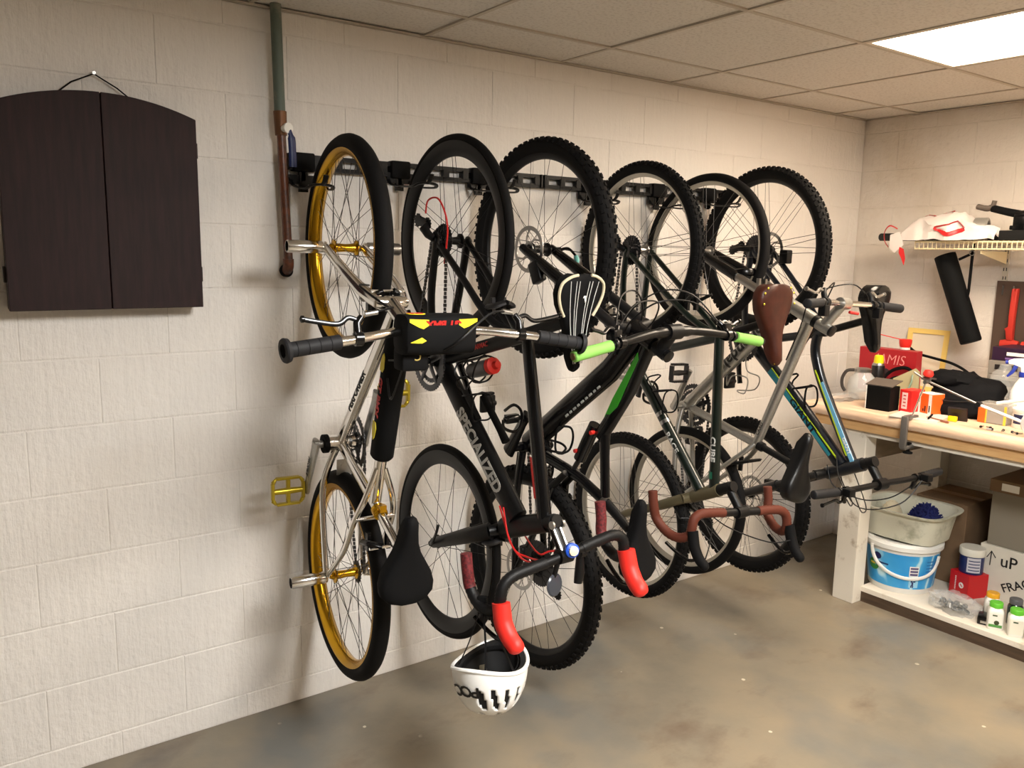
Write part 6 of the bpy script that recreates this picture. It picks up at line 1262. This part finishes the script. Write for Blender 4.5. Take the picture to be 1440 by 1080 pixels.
MB().lathe([(0.036, 0), (0.038, 0.003), (0.038, 0.070), (0.035, 0.074)], axis=(0, 0, 1), seg=28).build('body', WHITE, t); MB().grid([[Vector((0.0386 * math.cos(a), 0.0386 * math.sin(a), z)) for a in [PI * .8 + 1.7 * i / 12 for i in range(13)]] for z in (0.020, 0.060)]).build('label', mat('print_navy2', (36, 38, 70), 0.45), t, fix=False)
MB().lathe([(0.040, 0.066), (0.041, 0.068), (0.041, 0.082), (0.038, 0.085), (0.002, 0.085)], axis=(0, 0, 1), seg=28).build('lid', WHITE, t)
# stacked electronics by the pegboard
GRAYM = mat('device_grey', (146, 138, 128), 0.45, 0.2); DK = mat('device_dark', (34, 30, 30), 0.4)
for k, (lab, h_) in enumerate((('grey tape deck with round dials, lowest of the stack by the pegboard', 0.085), ('grey tape deck with dark slot in the middle of the stack', 0.080), ('grey tape deck with dark slot near the top of the stack', 0.066))):
    z0 = BT + (0, 0.085, 0.165)[k]; t = thing('tape_deck', lab, 'tape deck', (4.225, -1.085, z0), group='tape decks stacked on the bench')
    MB().box((0, 0, h_ / 2), (0.25, 0.36, h_ - .002)).build('body', GRAYM if k else DK, t, smooth=False, bevel=.003)
    if k: MB().box((-0.1256, 0.10, h_ * .55), (0.002, 0.10, h_ * .36)).build('slot', DK, t, smooth=False); MB().box((-0.1256, -0.06, h_ * .55), (0.002, 0.12, h_ * .40)).build('panel', DK, t, smooth=False)
    else:
        for y in (0.145, 0.115, 0.03, 0.0): MB().lathe([(0.008, 0), (0.007, 0.010)], (-0.125, y, 0.03 + (.02 if y > .1 else 0)), (-1, 0, 0), 14).build('dial', WHITE, t)
        for i in range(4): MB().box((-0.1256, 0.10 - i * .012, 0.060), (0.002, 0.006, 0.008)).build('switch', WHITE, t, smooth=False)
t = thing('purple_box', 'dark purple box with white strip on top of the tape decks', 'box', (4.225, -1.075, BT + 0.231))
MB().box((0, 0, 0.031), (0.22, 0.33, 0.062)).build('body', mat('purple_carton', (46, 24, 48), 0.4), t, smooth=False, bevel=.002); MB().box((-0.1106, 0.05, 0.034), (0.001, 0.10, 0.016)).build('white_strip', WHITE, t, smooth=False); MB().box((-0.1106, 0.06, 0.012), (0.001, 0.09, 0.008)).build('print', mat('violet_print', (120, 90, 150), 0.5), t, smooth=False)
# yellow paper frame, red funnel, cable on the wall side
t = thing('yellow_frame', 'pale yellow square paper frame leaning against the wall', 'frame', (4.325, -0.475, BT), (0, math.radians(6), 0)); YF = mat('yellow_paper', (238, 206, 116), 0.6)
for (y, z, sy, sz) in ((0.098, 0.165, 0.026, 0.33), (-0.098, 0.165, 0.026, 0.33), (0, 0.317, 0.170, 0.026), (0, 0.013, 0.170, 0.026)): MB().box((0, y, z), (0.006, sy, sz)).build('frame_side', YF, t, smooth=False)
MB().box((0.0045, 0, 0.165), (0.002, 0.19, 0.31)).build('backing', mat('frame_paper', (226, 214, 190), 0.7), t, smooth=False)
t = thing('red_funnel', 'small red plastic funnel with thin straw on top of the red carton', 'funnel', (4.135, -0.475, BT + 0.231))
MB().lathe([(0.022, 0), (0.024, 0.002), (0.024, 0.012), (0.020, 0.014)], axis=(0, 0, 1), seg=24).build('base', WHITE, t); MB().lathe([(0.022, 0.012), (0.026, 0.016), (0.030, 0.034), (0.031, 0.052), (0.028, 0.054)], axis=(0, 0, 1), seg=24).build('cup', RED, t); MB().tube([(0, 0.02, 0.050), (-0.01, 0.17, 0.072)], 0.0025, 6).build('straw', RED, t)
t = tag(MB().tube(catmull([(4.28, -0.40, BT + 0.245), (4.27, -0.47, BT + 0.205), (4.26, -0.56, BT + 0.190), (4.25, -0.66, BT + 0.175), (4.24, -0.74, BT + 0.145), (4.22, -0.80, BT + 0.10), (4.2, -0.80, BT + .006)], 6), 0.007, 8).build('black_cable', MBLK), 'thick black cable arching in front of the yellow paper frame', 'cable')
t = tag(MB().box((3.665, -0.86, BT + 0.0025), (0.20, 0.20, 0.005), (0.98, 0.2, 0), (-0.2, 0.98, 0)).build('paper_pad', mat('paper_grey', (214, 206, 194), 0.7), smooth=False), 'thin pale paper pad lying under the orange box', 'paper pad')
t.location.x -= 0.06
for k, (x, y, a, m) in enumerate(((3.60, -0.88, 20, MBLK), (3.575, -0.925, 70, mat('rose_metal', (170, 112, 92), 0.4, 0.5)))):
    o = MB().tube([(-0.06, 0, 0), (0.05, 0, 0), (0.066, 0, 0)], [0.0045, 0.0045, 0.001], 8).build('pen', m); o.location = (x, y - .03, BT + (0.0105 if k == 0 else 0.0055)); o.rotation_euler = (0, 0, math.radians(a)); tag(o, ('slim black pen lying beside the lamp clamp', 'copper coloured pen lying beside the lamp clamp')[k], 'pen')
for k, (x, y) in enumerate(((3.585, -1.13), (3.60, -1.165), (3.575, -1.185), (3.60, -1.215), (3.59, -1.25), (3.572, -1.275))):
    t = thing('bolt', 'small dark bolt scattered on the bare bench edge', 'bolt', (x, y, BT + .0055), (0, 0, k * 1.1), 'bolts on the bench edge'); MB().lathe([(0.0055, 0), (0.0055, 0.006)], (0, 0, 0), (1, 0, 0), 6).build('head', GUN, t); MB().lathe([(0.003, 0.006), (0.003, 0.024)], (0, 0, 0), (1, 0, 0), 8).build('shank', STEEL, t)

# ---------------------------------------------------------------- wall shelf and what hangs there
t = thing('wire_shelf', 'cream coated wire shelf fixed to the side wall', 'shelf', (4.22, -1.3, 1.69)); CW = mat('cream_wire', (236, 222, 182), 0.4)
sx0, sx1, sy0, sy1, sz = 4.07, RX - 0.012, -0.515, -2.2, 1.728
for x, z, r_ in ((sx0, sz - 0.005, .0042), (sx0, sz - 0.038, .0042), (sx0 + .15, sz - .005, .003), (sx1, sz - 0.005, .0035)): put_at(MB().tube([(x, sy0, z), (x, sy1, z)], r_, 8), 'rod', CW, t)
wm = MB().tube([(sx0 - 4.22 - .004, 0, sz - .040 - 1.69), (sx0 - 4.22 - .004, 0, sz - .002 - 1.69), (sx0 - 4.22 + .004, 0, sz - 1.69), (sx1 - 4.22, 0, sz - 1.69)], 0.0022, 5).mesh('wire', CW)
n = int((sy0 - sy1) / 0.0215)
for k in range(n + 1): put('wire', wm, t, (0, sy0 - k * 0.0215 + 1.3, 0))
for y in (-0.815, -1.9):
    s_ = thing('shelf_standard', 'white slotted metal strip holding the wire shelf, %s' % ('beside the pegboard corner' if y > -1 else 'at its far end'), 'shelf bracket', (RX - 0.004, y, 1.62)); MB().box((0, 0, 0), (0.008, 0.026, 0.34)).build('strip', mat('standard_white', (204, 196, 180), 0.5), s_, smooth=False)
    for k in range(7):
        for e in (-1, 1): MB().box((-0.0044, e * .006, -0.15 + k * 0.042), (0.001, 0.004, 0.016)).build('slot', DK, s_, smooth=False)
    MB().prism([(0, 0.0), (-0.27, 0.0), (-0.27, -0.012), (0, -0.06)], (-0.004, 0, 0.062), (1, 0, 0), (0, 0, 1), (0, 1, 0), 0.004).build('bracket_arm', CW, s_, smooth=False)
tag(MB().lathe([(0.016, 0), (0.0195, 0.004), (0.0195, 0.90), (0.016, 0.904)], (4.17, -0.265, sz + .022), (0, -1, 0), 20).build('padded_pole', mat('pole_foam', (22, 22, 23), 0.65)), 'long black padded pole lying on the wire shelf', 'pole')
def bag():
    from mathutils import noise as mn
    m, nt, b = nodes_mat('carrier_bag'); b.inputs['Roughness'].default_value = 0.3; b.inputs['Base Color'].default_value = (*lin((236, 226, 220)), 1); b.inputs['Alpha'].default_value = 0.93
    t = thing('carrier_bag', 'crumpled white and red plastic carrier bag lying on the wire shelf', 'plastic bag', (4.14, -0.66, sz))
    def surf(i, j, ni, nj):
        u, v = i / (ni - 1), j / (nj - 1)
        y = 0.23 - 0.46 * u; hump = 0.115 * math.sin(PI * min(1, max(0, u)) ** 0.85) ** 0.8 * (1 - 0.30 * u)
        a = PI * v; x = -0.115 * math.cos(a) * (0.75 + .25 * math.sin(PI * u)); z = 0.004 + (hump + 0.03) * math.sin(a) ** 0.7
        q = Vector((x * 9, y * 9, z * 9)); d = mn.noise(q) * 0.034 + mn.noise(q * 2.7) * 0.018
        return Vector((x + d, y + mn.noise(q + Vector((5, 3, 1))) * 0.02, max(0.002, z + d * (0.4 + math.sin(a)))))
    ni, nj = 40, 22; MB().grid([[surf(i, j, ni, nj) for j in range(nj)] for i in range(ni)]).build('film', m, t, angle=18)
    RB = mat('bag_red', (206, 38, 40), 0.35)
    def strip(u0, u1, v0, v1, nm):
        MB().grid([[surf(u0 + (u1 - u0) * p / 7, v0 + (v1 - v0) * q / 7, ni, nj) + Vector((-0.003, 0, 0.003)) for q in range(8)] for p in range(8)]).build(nm, RB, t, angle=25)
    strip(14, 24, 12.5, 16, 'red_fold'); strip(8, 20, 8.5, 9.6, 'red_fold')
    ring = [surf(22 + 5.5 * math.cos(a), 1.9 + 1.1 * math.sin(a), ni, nj) + Vector((-0.004, 0, 0.002)) for a in [2 * PI * i / 22 for i in range(22)]]; MB().tube(ring, [(0.010, 0.0015)] * 22, 6, closed=True).build('red_logo', RB, t)
    MB().tube(catmull([(-0.09, 0.235, 0.06), (-0.115, 0.262, 0.075), (-0.118, 0.285, 0.045), (-0.112, 0.285, 0.0), (-0.11, 0.265, -0.03)], 5), [(0.010, 0.002)] * 21, 6).build('handle_loop', RB, t)
    MB().prism([(0, 0), (-0.022, -0.006), (-0.034, -0.050), (-0.030, -0.085), (-0.012, -0.050), (0.002, -0.03)], (-0.118, 0.20, -0.03), (0, 1, 0.2), (0, 0, 1), (-1, 0, 0), 0.002).build('handle_tail', RB, t)
    MB().prism([(0, 0.03), (-0.05, 0.045), (-0.075, -0.02), (-0.03, -0.06), (0.0, -0.035)], (-0.116, 0.255, 0.0), (0, 1, 0), (0, 0, 1), (-1, 0, 0), 0.0015).build('bag_corner', m, t)
bag()
tag(MB().lathe([(0.050, -0.03), (0.054, -0.027), (0.054, 0.027), (0.050, 0.03), (0.042, 0.03), (0.042, -0.03)], (4.14, -0.79, sz + .056), (0.25, -1, 0), 28, close=True).build('tape_roll', mat('silver_tape', (150, 146, 138), 0.4, 0.3)), 'roll of silver tape half covered by the carrier bag', 'tape')
t = thing('bar_rack', 'chrome handlebar with grip clamped onto a flat black beam on the shelf', 'handlebar', (4.14, -1.05, sz))
MB().box((-0.045, -0.14, 0.026), (0.045, 0.58, 0.044)).build('beam', mat('beam_black', (16, 17, 18), 0.5), t, bevel=.004)
MB().box((-0.03, 0.075, 0.075), (0.05, 0.05, 0.07)).lathe([(0.022, -.024), (0.022, .024)], (-0.03, 0.075, 0.115), (0, 1, 0), 16).box((-0.03, 0.10, 0.06), (0.04, 0.03, 0.02)).build('clamp', GBLK, t, bevel=.004)
MB().tube(catmull([(-0.03, 0.09, 0.117), (-0.03, 0.06, 0.117), (-0.03, 0.015, 0.10), (-0.03, -0.04, 0.055), (-0.02, -0.12, 0.049)], 6), 0.0125, 14).build('chrome_bar', CHROME, t)
MB().tube([(-0.03, 0.075, 0.118), (-0.03, 0.13, 0.130), (-0.03, 0.205, 0.150)], [0.018, 0.0175, 0.0165], 16).build('grip', MBLK, t)
MB().tube(catmull([(-0.03, 0.198, 0.185), (-0.03, 0.205, 0.160), (-0.03, 0.228, 0.150), (-0.03, 0.272, 0.160)], 5), [(0.014, 0.010)] * 6 + [(0.016, 0.014)] * 6 + [(0.018, 0.013)] * 4, 12).build('bar_end', mat('bar_end_grey', (96, 86, 78), 0.5), t)
MB().tube(catmull([(-0.03, 0.02, 0.115), (-0.03, -0.01, 0.135), (-0.03, -0.035, 0.115), (-0.03, -0.01, 0.098)], 5), [(0.008, 0.006)] * 16, 8).build('lever', GUN, t)
# black tube hanging from the shelf
t = thing('hanging_tube', 'black cylindrical quiver hanging at a slant from the wire shelf', 'tube case', (4.20, -0.63, 1.69))
a, b_ = Vector((0.0, 0.030, -0.030)), Vector((0.0, -0.140, -0.450)); d = (b_ - a); MB().lathe([(0.046, 0.0), (0.050, 0.002), (0.050, 0.01), (0.049, d.length - .008), (0.046, d.length), (0.002, d.length)], a, d, 30).build('case', mat('quiver_black', (14, 15, 16), 0.75, spec=0.15), t)
MB().lathe([(0.044, 0.001), (0.002, 0.001)], a, d, 30, cap=False).build('mouth', MBLK, t)
MB().tube(catmull([(-0.03, -0.055, -0.05), (-0.03, -0.085, -0.035), (-0.03, -0.112, -0.022)], 5), [(0.003, 0.007)] * 11, 6).build('strap_loop', MBLK, t)
MB().tube([(-0.03, -0.118, 0.028), (-0.03, -0.118, -0.02), (-0.02, -0.112, -0.20), (-0.01, -0.10, -0.27)], [(0.003, 0.008)] * 4, 6).build('strap', MBLK, t); MB().lathe([(0.010, -.003), (0.013, -.003), (0.013, .003), (0.010, .003)], (-0.036, -0.118, -0.018), (1, 0, 0), 16, close=True).build('buckle_ring', STEEL, t)
# pegboard with red bar clamps
t = thing('pegboard', 'dark brown pegboard panel on the side wall above the tape decks', 'pegboard', (RX - 0.012, -1.32, 1.15))
m, nt, b = nodes_mat('pegboard_brown'); g = nt.nodes.new('ShaderNodeTexCoord'); vo = nt.nodes.new('ShaderNodeTexVoronoi'); vo.inputs['Scale'].default_value = 40; vo.inputs['Randomness'].default_value = 0.0
nt.links.new(g.outputs['Object'], vo.inputs['Vector']); nt.links.new(ramp(nt, vo.outputs['Distance'], [(0.10, lin((20, 15, 12))), (0.16, lin((78, 60, 48)))]), b.inputs['Base Color']); b.inputs['Roughness'].default_value = 0.7
MB().box((0, 0, 0.185), (0.012, 1.06, 0.41)).build('panel', m, t, smooth=False)
for y in (0.50, 0.45): MB().box((-0.008, y, 0.345), (0.004, 0.006, 0.045)).build('peg', STEEL, t, smooth=False)
for k, (y, lab) in enumerate(((-0.888, 'red bar clamp hanging on the pegboard nearest its corner'), (-0.985, 'red bar clamp hanging on the pegboard next to the first clamp'))):
    t = thing('bar_clamp', lab, 'clamp', (RX - 0.045, y, 1.205), group='red clamps on the pegboard'); RC = mat('clamp_red', (188, 52, 40), 0.45)
    MB().prism([(-0.012, 0.05), (0.014, 0.05), (0.012, 0.16), (0.016, 0.30), (0.010, 0.302), (0.004, 0.285), (-0.002, 0.302), (-0.010, 0.298), (-0.012, 0.17), (-0.010, 0.115), (-0.026, 0.105), (-0.020, 0.095)], (0, 0, 0), (0, -1, 0), (0, 0, 1), (-1, 0, 0), 0.030).build('bar', RC, t, bevel=.003)
    MB().tube([(0, 0.040, 0.026), (0, 0.0, 0.03), (0, -0.040, 0.026)], [(0.016, 0.022), (0.016, 0.026), (0.016, 0.022)], 14, ref=(1, 0, 0)).build('foot', RC, t)
    MB().tube([(0, 0, 0.004), (0, 0, -0.022)], 0.006, 10).build('screw', DK, t); MB().tube([(0.02, 0, 0.29), (0.045, 0, 0.29)], 0.003, 6).build('hook', STEEL, t)
# clamp that the paper backing of the room does not need: clear corner film on the bench
t = tag(blob('plastic_film', (3.70, -0.43, BT), (0.10, 0.05, 0.022), CLEAR, 0.5, 8, 30, 16), 'thin crumpled clear plastic film beside the glass jug', 'plastic film')
